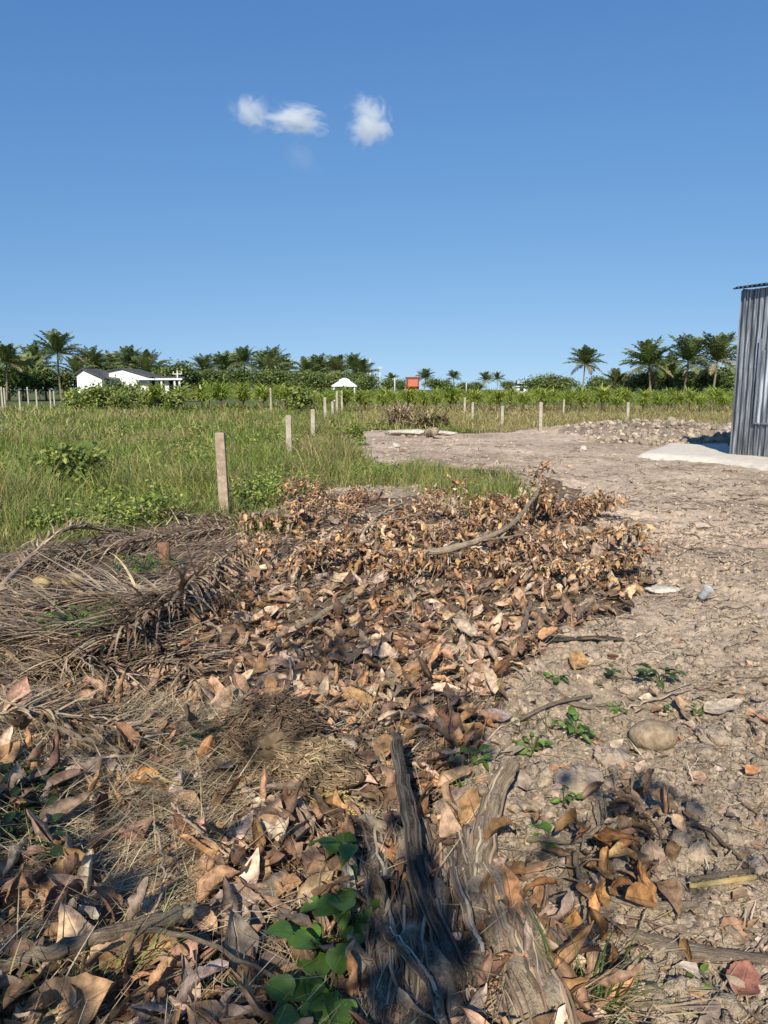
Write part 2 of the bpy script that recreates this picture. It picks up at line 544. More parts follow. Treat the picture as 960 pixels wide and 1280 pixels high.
# ------------------------------------------------------------------ mesh building from grids of points
class MB:
    def __init__(self):
        self.v, self.f, self.c, self.uv, self.n = [], [], [], [], 0

    def grids(self, V, col=(0.5, 0.5, 0.5)):
        """V: (N, rows, cols, 3); col: one colour, or (N,3), or (N,rows,cols,3)."""
        V = np.asarray(V, float)
        if V.ndim == 3:
            V = V[None]
        N, r, c, _ = V.shape
        if N == 0:
            return self
        idx = np.arange(N * r * c).reshape(N, r, c) + self.n
        q = np.stack([idx[:, :-1, :-1], idx[:, :-1, 1:], idx[:, 1:, 1:], idx[:, 1:, :-1]], -1).reshape(-1, 4)
        col = np.asarray(col, float)
        if col.ndim == 1:
            col = np.broadcast_to(col, (N, r, c, 3))
        elif col.ndim == 2:
            col = np.broadcast_to(col[:, None, None, :], (N, r, c, 3))
        uu = np.broadcast_to(np.linspace(0, 1, c)[None, None, :], (N, r, c))
        vv = np.broadcast_to(np.linspace(0, 1, r)[None, :, None], (N, r, c))
        self.v.append(V.reshape(-1, 3))
        self.f.append(q)
        self.c.append(col.reshape(-1, 3))
        self.uv.append(np.stack([uu, vv], -1).reshape(-1, 2))
        self.n += N * r * c
        return self

    def box(self, lo, hi, col=(0.5, 0.5, 0.5), M=None):
        (x0, y0, z0), (x1, y1, z1) = lo, hi
        c = np.array([[x0, y0, z0], [x1, y0, z0], [x1, y1, z0], [x0, y1, z0], [x0, y0, z1], [x1, y0, z1], [x1, y1, z1], [x0, y1, z1]], float)
        if M is not None:
            c = M(c)
        for q in ((0, 1, 5, 4), (1, 2, 6, 5), (2, 3, 7, 6), (3, 0, 4, 7), (4, 5, 6, 7), (3, 2, 1, 0)):
            a, b, d, e = (c[k] for k in q)
            self.grids(np.array([[[a, b], [e, d]]]), col)
        return self

    def tube(self, path, rad, seg=8, col=(0.5, 0.5, 0.5), rough=0.0, lump=0.0):
        path = np.asarray(path, float)
        rad = np.broadcast_to(np.asarray(rad, float), (len(path),))
        path = np.vstack([path[:1], path, path[-1:]])
        rad = np.concatenate([[1e-4], rad, [1e-4]])
        T = np.gradient(path, axis=0)
        T[0], T[-1] = T[1] if np.linalg.norm(T[1]) > 0 else (0, 0, 1), T[-2]
        T /= np.linalg.norm(T, axis=1, keepdims=True) + 1e-9
        ref = np.array([0.31, 0.17, 0.93]) if abs(T.mean(0)[2]) < 0.8 else np.array([0.9, 0.3, 0.1])
        A = np.cross(T, ref)
        A /= np.linalg.norm(A, axis=1, keepdims=True) + 1e-9
        B = np.cross(T, A)
        th = np.linspace(0, 2 * math.pi, seg + 1)
        rr = rad[:, None] * np.ones(seg + 1)[None]
        if rough > 0:
            j = 1 + rough * rng.standard_normal((len(path), seg + 1))
            j[:, -1] = j[:, 0]
            rr = rr * np.clip(j, 0.5, 1.6)
        if lump > 0:
            k = np.arange(len(path))[:, None]
            rr = rr * (1 + lump * np.sin(3 * th[None] + 0.7 * k) + lump * 0.6 * np.sin(5 * th[None] - 1.1 * k + 1))
        V = path[:, None] + rr[..., None] * (np.cos(th)[None, :, None] * A[:, None] + np.sin(th)[None, :, None] * B[:, None])
        return self.grids(V[None], col)

    def mesh(self, name, smooth=True):
        v = np.concatenate(self.v)
        f = np.concatenate(self.f)
        c = np.concatenate(self.c)
        uv = np.concatenate(self.uv)
        me = bpy.data.meshes.new(name)
        me.vertices.add(len(v))
        me.vertices.foreach_set('co', v.astype(np.float32).ravel())
        me.loops.add(f.size)
        me.loops.foreach_set('vertex_index', f.astype(np.int32).ravel())
        me.polygons.add(len(f))
        me.polygons.foreach_set('loop_start', np.arange(0, f.size, 4, dtype=np.int32))
        me.polygons.foreach_set('use_smooth', np.full(len(f), smooth))
        ca = me.color_attributes.new('Col', 'FLOAT_COLOR', 'POINT')
        ca.data.foreach_set('color', np.concatenate([np.clip(c, 0, 1), np.ones((len(c), 1))], 1).astype(np.float32).ravel())
        ul = me.uv_layers.new(name='UV')
        ul.data.foreach_set('uv', uv[f.ravel()].astype(np.float32).ravel())
        me.update(calc_edges=True)
        return me

    def build(self, name, material, parent=None, smooth=True, loc=None):
        me = self.mesh(name, smooth)
        me.materials.append(material)
        o = bpy.data.objects.new(name, me)
        COL.objects.link(o)
        if parent is not None:
            o.parent = parent
        if loc is not None:
            o.location = loc
        return o


def tag(o, label=None, cat=None, group=None, kind=None):
    if label:
        o['label'] = label
    if cat:
        o['category'] = cat
    if group:
        o['group'] = group
    if kind:
        o['kind'] = kind
    return o


def empty(name, loc=(0, 0, 0), rz=0.0, label=None, cat=None, group=None):
    o = bpy.data.objects.new(name, None)
    COL.objects.link(o)
    o.location = loc
    o.rotation_euler = (0, 0, rz)
    o.empty_display_size = 0.1
    return tag(o, label, cat, group)


def copy_tree(o, parent=None):
    c = o.copy()
    COL.objects.link(c)
    c.parent = parent
    for ch in list(o.children):
        copy_tree(ch, c)
    return c


def rotm(yaw, pitch, roll):
    """(N,3,3): roll about x, then pitch about y, then yaw about z."""
    yaw, pitch, roll = np.broadcast_arrays(np.atleast_1d(yaw).astype(float), pitch, roll)
    cy, sy, cp, sp, cr, sr = np.cos(yaw), np.sin(yaw), np.cos(pitch), np.sin(pitch), np.cos(roll), np.sin(roll)
    return np.stack([np.stack([cy * cp, cy * sp * sr - sy * cr, cy * sp * cr + sy * sr], -1),
                     np.stack([sy * cp, sy * sp * sr + cy * cr, sy * sp * cr - cy * sr], -1),
                     np.stack([-sp, cp * sr, cp * cr], -1)], -2)


def leaf_grids(N, L, W, curl, roll, nv=8, nu=5, ripple=0.0, shape=0.75, crumple=0.0):
    """N curled leaves along +x from the origin: L length, W half width, curl along, roll across."""
    L, W, curl, roll = (np.broadcast_to(np.asarray(a, float), (N,)) for a in (L, W, curl, roll))
    t = np.linspace(0, 1, nv)
    s = np.linspace(-1, 1, nu)
    th = curl[:, None] * (t[None] - 0.35)
    dx = np.cos(th)
    dz = np.sin(th)
    x = (np.cumsum(dx, 1) - dx) / (nv - 1) * L[:, None]
    z = (np.cumsum(dz, 1) - dz) / (nv - 1) * L[:, None]
    w = np.clip(np.sin(np.pi * np.clip(t, 0.0, 1) ** shape), 0, 1) ** 0.8 + 0.02
    ww = W[:, None] * w[None]
    if crumple > 0:
        ww = ww * (1 + 1.6 * crumple * np.sin(rng.uniform(6, 16, (N, 1)) * t[None] + rng.uniform(0, 6.28, (N, 1))) + rng.normal(0, 0.8 * crumple, (N, nv)))
    rr = roll[:, None, None] * s[None, None] + 1e-6
    k = roll[:, None, None] + 1e-6
    y = ww[..., None] * np.sin(rr) / k
    zo = ww[..., None] * (1 - np.cos(rr)) / k
    if ripple > 0:
        ph = rng.uniform(0, 6.28, (N, 1, 1))
        fr = rng.uniform(7, 14, (N, 1, 1))
        zo = zo + ripple * L[:, None, None] * np.sin(fr * t[None, :, None] + ph + 1.5 * np.sign(s)[None, None]) * np.abs(s)[None, None] ** 1.5
    if crumple > 0:
        for q in range(3):
            fa, fb = rng.uniform(2, 7, (N, 1, 1)) * (1 + q), rng.uniform(1, 2.6, (N, 1, 1)) * (1 + q)
            zo = zo + crumple * L[:, None, None] * 0.55 / (1 + q) * np.sin(fa * t[None, :, None] + rng.uniform(0, 6.28, (N, 1, 1))) * np.sin(fb * s[None, None] + rng.uniform(0, 6.28, (N, 1, 1)))
    X = x[..., None] - np.sin(th)[..., None] * zo
    Z = z[..., None] + np.cos(th)[..., None] * zo
    Y = y + 0 * X
    return np.stack([X, Y, Z], -1)


def place(V, Rm, pos):
    return np.einsum('nij,nrcj->nrci', Rm, V) + np.asarray(pos)[:, None, None, :]


def ribbons(base, az, tilt, bend, L, W, k=4, twist=None):
    """Blades from BASE (N,3): tilt from vertical at the foot, bending by BEND towards azimuth AZ."""
    N = len(base)
    az, tilt, bend, L, W = (np.broadcast_to(np.asarray(a, float), (N,)) for a in (az, tilt, bend, L, W))
    t = np.linspace(0, 1, k)
    ph = tilt[:, None] + bend[:, None] * t[None]
    dr, dz = np.sin(ph), np.cos(ph)
    r = (np.cumsum(dr, 1) - dr) / (k - 1) * L[:, None]
    z = (np.cumsum(dz, 1) - dz) / (k - 1) * L[:, None]
    c = np.stack([base[:, None, 0] + r * np.cos(az)[:, None], base[:, None, 1] + r * np.sin(az)[:, None], base[:, None, 2] + z], -1)
    tw = (az + math.pi / 2) if twist is None else twist
    wv = np.stack([np.cos(tw), np.sin(tw), 0 * tw], -1)
    wid = W[:, None] * (1 - 0.85 * t[None] ** 1.5) * 0.5
    off = wid[..., None] * wv[:, None]
    return np.stack([c - off, c + off], 2)


def vtubes(Pth, rad, seg=4):
    """N thin tubes: Pth (N,k,3), rad (N,k)."""
    T = np.gradient(Pth, axis=1)
    T /= np.linalg.norm(T, axis=2, keepdims=True) + 1e-9
    A = np.cross(T, np.array([0.23, 0.31, 0.92]))
    A /= np.linalg.norm(A, axis=2, keepdims=True) + 1e-9
    B = np.cross(T, A)
    th = np.linspace(0, 2 * math.pi, seg + 1)
    return Pth[:, :, None] + rad[..., None, None] * (np.cos(th)[None, None, :, None] * A[:, :, None] + np.sin(th)[None, None, :, None] * B[:, :, None])


def lumps(N, size, flat=0.6, nv=6, nu=9, rough=0.3):
    """N rough stones around the origin."""
    size = np.broadcast_to(np.asarray(size, float), (N,))
    th = np.linspace(0, math.pi, nv)
    ph = np.linspace(0, 2 * math.pi, nu)
    d = np.stack([np.sin(th)[:, None] * np.cos(ph)[None], np.sin(th)[:, None] * np.sin(ph)[None], np.cos(th)[:, None] + 0 * ph[None]], -1)
    rad = np.ones((N, nv, nu))
    for k in range(4):
        q = rng.standard_normal((N, 3)) * (1.2 + 0.9 * k)
        rad += rough * 0.45 / (1 + 0.4 * k) * np.sin(np.einsum('rcj,nj->nrc', d, q) + rng.uniform(0, 6.28, (N, 1, 1)))
    V = d[None] * rad[..., None] * size[:, None, None, None]
    sc = np.stack([rng.uniform(0.75, 1.3, N), rng.uniform(0.75, 1.2, N), rng.uniform(0.7, 1.2, N) * flat], -1)
    return V * sc[:, None, None, :]


BROWN_GAIN = 1.42


def pick(palette, N, jitter=0.18):
    pal = np.array(palette, float)
    c = pal[rng.integers(0, len(pal), N)]
    return c * (1 + jitter * rng.standard_normal((N, 1))).clip(0.5, 1.6) * (1 + 0.03 * rng.standard_normal((N, 3)))


def sample_ring(N, r0, r1, a=47.0, p=1.0):
    """Points in front of the camera; density falls with distance (r log-uniform when p=1)."""
    u = rng.random(N)
    r = r0 * (r1 / r0) ** u
    ang = np.radians(rng.uniform(-a, a, N))
    return r * np.sin(ang), r * np.cos(ang)


def in_zone(x, y, zone, a=0.25):
    wx, wy = warp(x, y, a)
    return inpoly(wx, wy, zone)


BROWN = [(0.29, 0.18, 0.10), (0.33, 0.215, 0.125), (0.23, 0.14, 0.075), (0.36, 0.265, 0.175), (0.17, 0.10, 0.06), (0.30, 0.165, 0.075), (0.29, 0.22, 0.155), (0.115, 0.072, 0.046), (0.20, 0.145, 0.10)]
BROWN = [(b[0] * BROWN_GAIN * 0.99, b[1] * BROWN_GAIN * 1.0, b[2] * BROWN_GAIN * 1.06) for b in BROWN]
ORANGE = [(0.38, 0.21, 0.085), (0.42, 0.26, 0.125), (0.29, 0.15, 0.065), (0.41, 0.30, 0.175), (0.19, 0.10, 0.05), (0.13, 0.08, 0.045)]
ORANGE = [tuple(c * 1.4 for c in b) for b in ORANGE]
STRAWC = [(0.46, 0.36, 0.21), (0.36, 0.27, 0.15), (0.52, 0.43, 0.27), (0.27, 0.2, 0.12)]
FRONDC = [(0.30, 0.21, 0.13), (0.37, 0.275, 0.175), (0.21, 0.14, 0.085), (0.44, 0.345, 0.22), (0.12, 0.08, 0.05)]
GREENS = [(0.18, 0.245, 0.042), (0.25, 0.315, 0.056), (0.10, 0.155, 0.03), (0.33, 0.36, 0.085)]
TANS = [(0.38, 0.31, 0.13), (0.31, 0.26, 0.105), (0.46, 0.38, 0.19)]

# ------------------------------------------------------------------ the ground: one sheet to the horizon
def ground():
    nr = 860
    rr = np.concatenate([np.linspace(0.0, 0.9, 12), np.geomspace(1.0, 70, nr), np.geomspace(78, 5200, 36)])
    fine = np.linspace(-46, 46, 640)
    ang = np.radians(np.concatenate([fine, np.linspace(52, 308, 40), [314.0]]))
    A, Rr = np.meshgrid(ang, rr)
    X, Y = Rr * np.sin(A), Rr * np.cos(A)
    Z = terrain(X, Y)
    # colours of the soil
    n1 = fbm(X * 0.9, Y * 0.9, 61, 4)
    n2 = fbm(X * 7, Y * 7, 63, 3)
    soil = np.array([0.37, 0.29, 0.21])
    pink = np.array([0.43, 0.335, 0.245])
    grey = np.array([0.33, 0.26, 0.185])
    C = soil[None, None] * np.ones(X.shape + (1,))
    t = sstep(3.5, 9, np.hypot(X, Y))[..., None]
    C = grey * (1 - t) + pink * t
    C = C * (1 + 0.45 * n1[..., None] + 0.25 * n2[..., None])
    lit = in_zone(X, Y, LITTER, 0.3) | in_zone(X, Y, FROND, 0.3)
    C[lit] = np.array([0.14, 0.102, 0.07]) * (1 + 0.5 * n2[lit][..., None])  # darkened under litter and fronds: shade of the gaps put into the colour
    gr = in_zone(X, Y, GRASS, 0.4)
    C[gr] = np.array([0.11, 0.10, 0.045]) * (1 + 0.4 * n1[gr][..., None])
    dr = in_zone(X, Y, DRYBAND, 0.6)
    C[dr] = np.array([0.26, 0.21, 0.095]) * (1 + 0.4 * n1[dr][..., None])
    hp = in_zone(X, Y, HEAP, 0.6)
    C[hp] = np.array([0.24, 0.195, 0.145]) * (1 + 0.4 * n1[hp][..., None])
    far = np.hypot(X, Y) > 60
    C[far] = np.array([0.10, 0.12, 0.045])
    m = MB()
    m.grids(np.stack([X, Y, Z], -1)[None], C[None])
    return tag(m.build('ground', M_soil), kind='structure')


ground()


# pale sand spread in front of the shed
def sheet(name, px, material, lift, th=0.05, n=60):
    poly = GP(px)
    lo, hi = poly.min(0), poly.max(0)
    xs, ys = np.linspace(lo[0], hi[0], n), np.linspace(lo[1], hi[1], n)
    X, Y = np.meshgrid(xs, ys)
    wx, wy = X + 0.12 * fbm(X * 2, Y * 2, 71, 3), Y + 0.2 * fbm(X * 2 + 9, Y * 2, 73, 3)
    ins = inpoly(wx, wy, poly).astype(float)
    for _ in range(3):
        p = np.pad(ins, 1, mode='edge')
        ins = (p[1:-1, 1:-1] * 2 + p[:-2, 1:-1] + p[2:, 1:-1] + p[1:-1, :-2] + p[1:-1, 2:]) / 6
    Z = terrain(X, Y) * 0.4 + lift * ins - 0.08 * (1 - ins) + 0.012 * fbm(X * 5, Y * 5, 77, 3)
    return tag(MB().grids(np.stack([X, Y, Z], -1)[None], (0.5, 0.5, 0.5)).build(name, material), kind='structure')


sheet('sand_ground', [(795, 571), (835, 557), (915, 559), (1000, 566), (1100, 600), (985, 594), (900, 579)], M_sand, 0.10)

# ------------------------------------------------------------------ metal shed
def shed():
    c = GT(911, 573)
    A = np.array([c[0], c[1]])
    d = np.array([0.47, -0.883])            # along the visible wall, towards the camera
    nrm = np.array([-0.883, -0.47])         # the wall's outward side
    L = 5.2
    top = P(925, 362, A[1])[2]
    rz = math.atan2(d[1], d[0])
    root = empty('metal_shed', (A[0], A[1], c[2]), rz, 'tall shed of corrugated galvanized metal sheets beside the pale sand', 'shed')
    H = top - c[2]
    # local frame: x along the wall, -y outward, z up

    def corr(x0, x1, z0, z1, y, amp=0.026, pitch=0.13, per=14, rows=6, thick=0.002):
        n = int((x1 - x0) / pitch * per) + 1
        x = np.linspace(x0, x1, n)
        yy = y + amp * np.sin(2 * math.pi * x / pitch)
        z = np.linspace(z0, z1, rows)
        X, Zz = np.meshgrid(x, z)
        wob = 0.006 * fbm(X * 1.5, Zz * 0.8, 201, 2)
        Yf = yy[None] + wob
        fr = np.stack([X, Yf, Zz], -1)
        bk = np.stack([X, Yf + thick, Zz], -1)[:, ::-1]
        return fr, bk

    m = MB()
    for (z0, z1, y) in ((0.03, H * 0.56, 0.0), (H * 0.54, H - 0.02, -0.006)):
        for g in corr(0, L, z0, z1, y):
            m.grids(g[None])
    m.build('wall_sheet', M_zinc, root)
    # far end wall, turning away to the right
    W = 4.0
    e = MB()
    n = 420
    y = np.linspace(0.03, W, n)
    X = np.stack([0.0 + 0.011 * np.sin(2 * math.pi * y / 0.076)] * 2)
    Y = np.stack([y] * 2)
    Zz = np.stack([np.full(n, 0.03), H + 0.02 - 0.0 * y])
    e.grids(np.stack([X, Y, Zz], -1)[None])
    e.grids(np.stack([X - L * 0 + L, Y, Zz], -1)[None])
    e.grids(np.stack([np.linspace(0, L, n)[None] * np.ones((2, 1)), np.full((2, n), W), Zz], -1)[None])
    e.build('end_wall', M_zinc, root)
    # roof: corrugations run across the visible wall, so their ends show as a scalloped eave
    rx0, rx1 = -0.06, L + 0.2
    n = int((rx1 - rx0) / 0.076 * 8)
    x = np.linspace(rx0, rx1, n)
    yy = np.linspace(-0.22, W + 0.2, 5)
    X, Y = np.meshgrid(x, yy)
    Zr = H + 0.02 + 0.13 * (Y + 0.0) + 0.026 * np.sin(2 * math.pi * X / 0.11) + 0.03
    r = MB()
    r.grids(np.stack([X, Y, Zr], -1)[None])
    r.grids(np.stack([X, Y, Zr - 0.004], -1)[:, ::-1][None])
    r.build('roof', M_zinc, root)
    # framing behind the sheets
    f = MB()
    for xx in (0.06, 1.7, 3.4, L - 0.06):
        f.tube([(xx, 0.07, 0), (xx, 0.07, H)], 0.03, 6)
    for zz in (0.4, H * 0.55, H - 0.06):
        f.tube([(0.06, 0.07, zz), (L - 0.06, 0.07, zz)], 0.025, 6)
    f.build('frame', M_zincrail, root)
    # lighter door sheet standing proud of the wall, with its hanging rail
    dx0 = 0.62
    zt, zb = H * 0.64, H * 0.225
    p = MB()
    for g in corr(dx0, dx0 + 1.5, zb, zt, -0.075, amp=0.022, pitch=0.12):
        p.grids(g[None])
    door = p.build('door', M_zinclight, root)
    q = MB()
    q.box((dx0 - 0.02, -0.10, zb - 0.02), (dx0 + 0.02, -0.05, zt + 0.25))
    q.box((dx0 - 0.02, -0.062, zb - 0.03), (dx0 + 1.5, -0.04, zb + 0.005))
    q.build('door_rail', M_zincrail, door)
    return root


shed()

# ------------------------------------------------------------------ fence posts
def post_mesh(w, h, lean, seed):
    r = np.random.default_rng(seed)
    m = MB()
    k = 9
    z = np.linspace(-0.25, h, k)
    b = 0.07 * w
    ring = np.array([(-w + b, -w), (w - b, -w), (w, -w + b), (w, w - b), (w - b, w), (-w + b, w), (-w, w - b), (-w, -w + b), (-w + b, -w)])
    V = []
    for i, zz in enumerate(z):
        j = r.normal(0, 0.02 * w, ring.shape)
        j[-1] = j[0]
        V.append(np.column_stack([ring + j, np.full(9, zz)]))
    top = V[-1].copy()
    top[:, :2] *= 0.9
    top[:, 2] += 0.012
    V.append(top)
    cen = top.copy()
    cen[:, :2] *= 0.01
    cen[:, 2] += 0.004
    V.append(cen)
    V = np.array(V)
    V[..., 0] += lean[0] * V[..., 2]
    V[..., 1] += lean[1] * V[..., 2]
    return m.grids(V[None])


def fence_post(u, vtop, y, w, label, group, material, seed, lean=(0, 0), base_v=None):
    t = P(u, vtop, y)
    g = tz(t[0], y)
    o = post_mesh(w, t[2] - g, lean, seed).build('fence_post', material, None, smooth=False, loc=(t[0] - lean[0] * (t[2] - g), y, g))
    o.rotation_euler[2] = 0.06
    tag(o, label, 'fence post', group)
    return o


mid_labels = ['nearest and tallest brown concrete post standing at the edge of the green grass',
              'pale square post second along the row, alone in the grass behind the brown one',
              'pale square post third along the row leading to the white roofed hut',
              'slender post fourth along the row leading to the white roofed hut',
              'shortest post of the row, just left of the white roofed hut',
              'post of the row standing under the left eave of the white roofed hut',
              'farthest post of the row, under the middle of the white roofed hut']
for i, (u, vt, y, w) in enumerate([(275, 542, 8.9, 0.055), (360.5, 520, 17.0, 0.062), (391, 512, 24.5, 0.065), (406, 497, 36, 0.065), (415.5, 502, 44, 0.065), (421, 489, 46, 0.065), (427, 488, 52, 0.065)]):
    fence_post(u, vt, y, w, mid_labels[i], 'posts in a row along the grass edge', M_concrete if i == 0 else M_palepost, 300 + i, (-0.025 if i == 0 else 0.01 * ((i % 3) - 1), 0))
for i, (u, vt, y, w, lab) in enumerate([
        (676, 503, 26, 0.055, 'tallest post in front of the dry grass at the end of the bare soil'),
        (628, 508, 30.5, 0.055, 'post between the brush heap and the tallest post of the dry grass'),
        (591, 503, 40, 0.06, 'slim post just right of the brush heap, in dry grass'),
        (785, 503, 35.5, 0.06, 'post standing right behind the grey heap of clods'),
        (581, 497, 48, 0.06, 'pale post against the cactus rows behind the brush heap'),
        (705, 500, 48, 0.05, 'pale post at the foot of the cactus rows under the lone palm')]):
    fence_post(u, vt, y, w, lab, 'posts along the dry grass', M_palepost, 330 + i, (0.012 * ((i % 3) - 1), 0))
for i, (u, vt, y, lab) in enumerate([
        (1.5, 484, 54, 'fence post at the very edge of the field beside the left palms'),
        (5, 485, 60, 'fence post second from the field edge, close beside the first'),
        (24, 489, 52, 'fence post third from the field edge, the shortest of the front ones'),
        (34, 484, 66, 'fence post fourth from the field edge, set farther back'),
        (45, 487, 58, 'fence post fifth from the field edge, in the middle of the left row'),
        (62.5, 488, 60, 'fence post sixth from the field edge, left of the green shrubs'),
        (67, 489, 66, 'fence post seventh from the field edge, close behind the sixth'),
        (81, 490, 64, 'fence post touching the first green shrub in front of the white house'),
        (250, 481, 58, 'thin post rising out of the cactus band right of the white house'),
        (338, 485, 55, 'thin post in the cactus band in front of the palm grove')]):
    fence_post(u, vt, y, 0.055, lab, 'posts at the far end of the grass', M_palepost, 360 + i, (0.01 * ((i % 3) - 1), 0))

# ------------------------------------------------------------------ coconut palms
def make_crown(seed, nf=24, Lf=3.6, young=False):
    r = np.random.default_rng(seed)
    m = MB()
    for k in range(nf):
        az = k * 2.399 + r.normal(0, 0.25)
        t0 = k / nf
        e0 = (1.5 - 1.75 * t0 ** 1.15) + r.normal(0, 0.12)         # upright young fronds to hanging old ones
        L = Lf * r.uniform(0.85, 1.12) * (0.8 + 0.25 * min(1, t0 * 2.2))
        droop = r.uniform(0.35, 0.95) * (0.7 + 0.5 * t0)
        n = 22
        t = np.linspace(0, 1, n)
        el = e0 - droop * t ** 1.4
        x = np.concatenate([[0], np.cumsum(np.cos(el[:-1]))]) * L / (n - 1)
        z = np.concatenate([[0], np.cumsum(np.sin(el[:-1]))]) * L / (n - 1)
        c = np.stack([x * math.cos(az), x * math.sin(az), z], -1)
        side = np.array([-math.sin(az), math.cos(az), 0.0])
        old = t0 > 0.88 and not young and r.random() < 0.6
        colr = np.array((0.30, 0.24, 0.12)) if old else np.array([(0.10, 0.145, 0.042), (0.135, 0.175, 0.055), (0.07, 0.105, 0.032), (0.18, 0.20, 0.075)][r.integers(4)]) * r.uniform(0.8, 1.2)
        m.grids(np.stack([c - side * 0.035 * (1 - 0.8 * t)[:, None], c + side * 0.035 * (1 - 0.8 * t)[:, None]], 1)[None], (0.22, 0.20, 0.08))
        tang = np.gradient(c, axis=0)
        tang /= np.linalg.norm(tang, axis=1, keepdims=True)
        nr_ = np.cross(side[None], tang)
        for sg in (-1, 1):
            q = np.arange(2, n)
            ll = 1.0 * np.sin(np.pi * np.clip(t[q] * 0.86 + 0.12, 0, 1)) ** 0.7 * r.uniform(0.75, 1.15, len(q))
            d = side[None] * sg * 0.62 + tang[q] * 0.72 - nr_[q] * r.uniform(0.05, 0.5, (len(q), 1))
            d /= np.linalg.norm(d, axis=1, keepdims=True)
            p0 = c[q]
            p1 = p0 + d * ll[:, None] * 0.5
            d2 = d + np.array([0, 0, -0.75])
            d2 /= np.linalg.norm(d2, axis=1, keepdims=True)
            p2 = p1 + d2 * ll[:, None] * 0.5
            wv = tang[q] * 0.08
            g = np.stack([np.stack([p0 - wv * 0.7, p0 + wv * 0.7], 1), np.stack([p1 - wv, p1 + wv], 1), np.stack([p2 - wv * 0.15, p2 + wv * 0.15], 1)], 1)
            m.grids(g, colr * r.uniform(0.8, 1.2))
    return m


CROWNS = []
for s in range(6):
    me = make_crown(500 + s, nf=38 + 4 * (s % 3), Lf=3.3 + 0.12 * s).mesh('crown', smooth=False)
    me.materials.append(M_palm)
    CROWNS.append(me)
TRUNKS = []
for s in range(4):
    r = np.random.default_rng(520 + s)
    k = np.linspace(0, 1, 14)
    bend = r.uniform(-0.5, 0.5, 2)
    path = np.stack([bend[0] * (k ** 2 - k), bend[1] * (k ** 2 - k), k], -1)       # unit height, crown back over the foot
    rad = 0.15 - 0.05 * k + 0.05 * np.exp(-k * 12)
    path2 = path * np.array([1, 1, 8.0])
    m = MB().tube(path2, rad * (1 + 0.06 * np.sin(k * 90)), 8)
    me = m.mesh('trunk')
    me.materials.append(M_palmtrunk)
    TRUNKS.append(me)


def part_from(name, me, parent, loc=(0, 0, 0), sc=1.0, rz=0.0):
    o = bpy.data.objects.new(name, me)
    COL.objects.link(o)
    o.parent = parent
    o.location = loc
    o.scale = (sc, sc, sc) if not isinstance(sc, tuple) else sc
    o.rotation_euler = (0, 0, rz)
    return o


def palm(i, u, vtop, y, size, label, group):
    t = P(u, vtop, y)
    g = -0.1
    top = t[2] - 2.9 * size          # the growing point lies below the tips of the upright fronds
    root = empty('coconut_palm', (t[0], y, g), 0, label, 'palm tree', group)
    root.rotation_euler = (0.06 * math.sin(i * 2.3), 0.09 * math.sin(i * 1.7 + 1), 0)
    part_from('trunk', TRUNKS[i % 4], root, (0, 0, 0), (size, size, max(top - g, 0.5) / 8.0), i * 1.7)
    part_from('crown', CROWNS[i % 6], root, (0, 0, top - g), size, i * 2.1)
    return root


ordn = ['first', 'second', 'third', 'fourth', 'fifth', 'sixth', 'seventh', 'eighth', 'ninth', 'tenth', 'eleventh', 'twelfth', 'thirteenth']
pi = 0
for (lst, y0, size, txt, grp) in (
        ([(2, 427), (25, 440), (44, 431), (72, 414), (92, 446)], 108, 1.1, 'coconut palm, {} from the field edge in the dark clump left of the white house', 'palms left of the white house'),
        ([(112, 437), (125, 440), (138, 440), (155, 433), (168, 446), (185, 441)], 175, 1.3, 'coconut palm, {} from the left in the line rising behind the white house', 'palms behind the white house'),
        ([(252, 446), (276, 440), (292, 440), (306, 434), (324, 440), (335, 443), (345, 437), (356, 447)], 185, 1.3, 'coconut palm, {} from the left in the grove left of the white roofed hut', 'palms of the grove'),
        ([(378, 447), (399, 444), (412, 450), (420, 445), (439, 444), (452, 446)], 190, 1.3, 'coconut palm, {} from the left in the clump right behind the white roofed hut', 'palms behind the hut'),
        ([(490, 466), (530, 461), (567, 463), (609, 465), (622, 466)], 290, 1.05, 'small distant coconut palm, {} from the left on the open skyline around the orange building', 'distant palms on the skyline')):
    for k, (u, v) in enumerate(lst):
        palm(pi, u, v, y0 * (1 + 0.05 * ((k * 7) % 5 - 2)), size * (0.84 + 0.11 * ((k * 3) % 4)), txt.format(ordn[k]), grp)
        pi += 1
for (u, v, y, s, lab) in ((728, 432, 100, 0.85, 'lone coconut palm with a round open crown right of the low white building'),
                          (771, 461, 105, 0.7, 'young low coconut palm between the lone palm and the tall right group'),
                          (818, 425, 97, 1.12, 'leftmost coconut palm of the tall group beside the metal shed'),
                          (860, 420, 96, 1.12, 'middle coconut palm of the tall group beside the metal shed'),
                          (895, 419, 95, 1.12, 'rightmost coconut palm of the tall group, against the metal shed'),
                          (842, 446, 104, 1.0, 'lower palm filling the gap inside the tall group beside the shed'),
                          (955, 424, 97, 0.85, 'coconut palm hidden mostly by the metal shed')):
    if u < 920:
        palm(pi, u, v, y, s, lab, 'palms right of the field')
        pi += 1

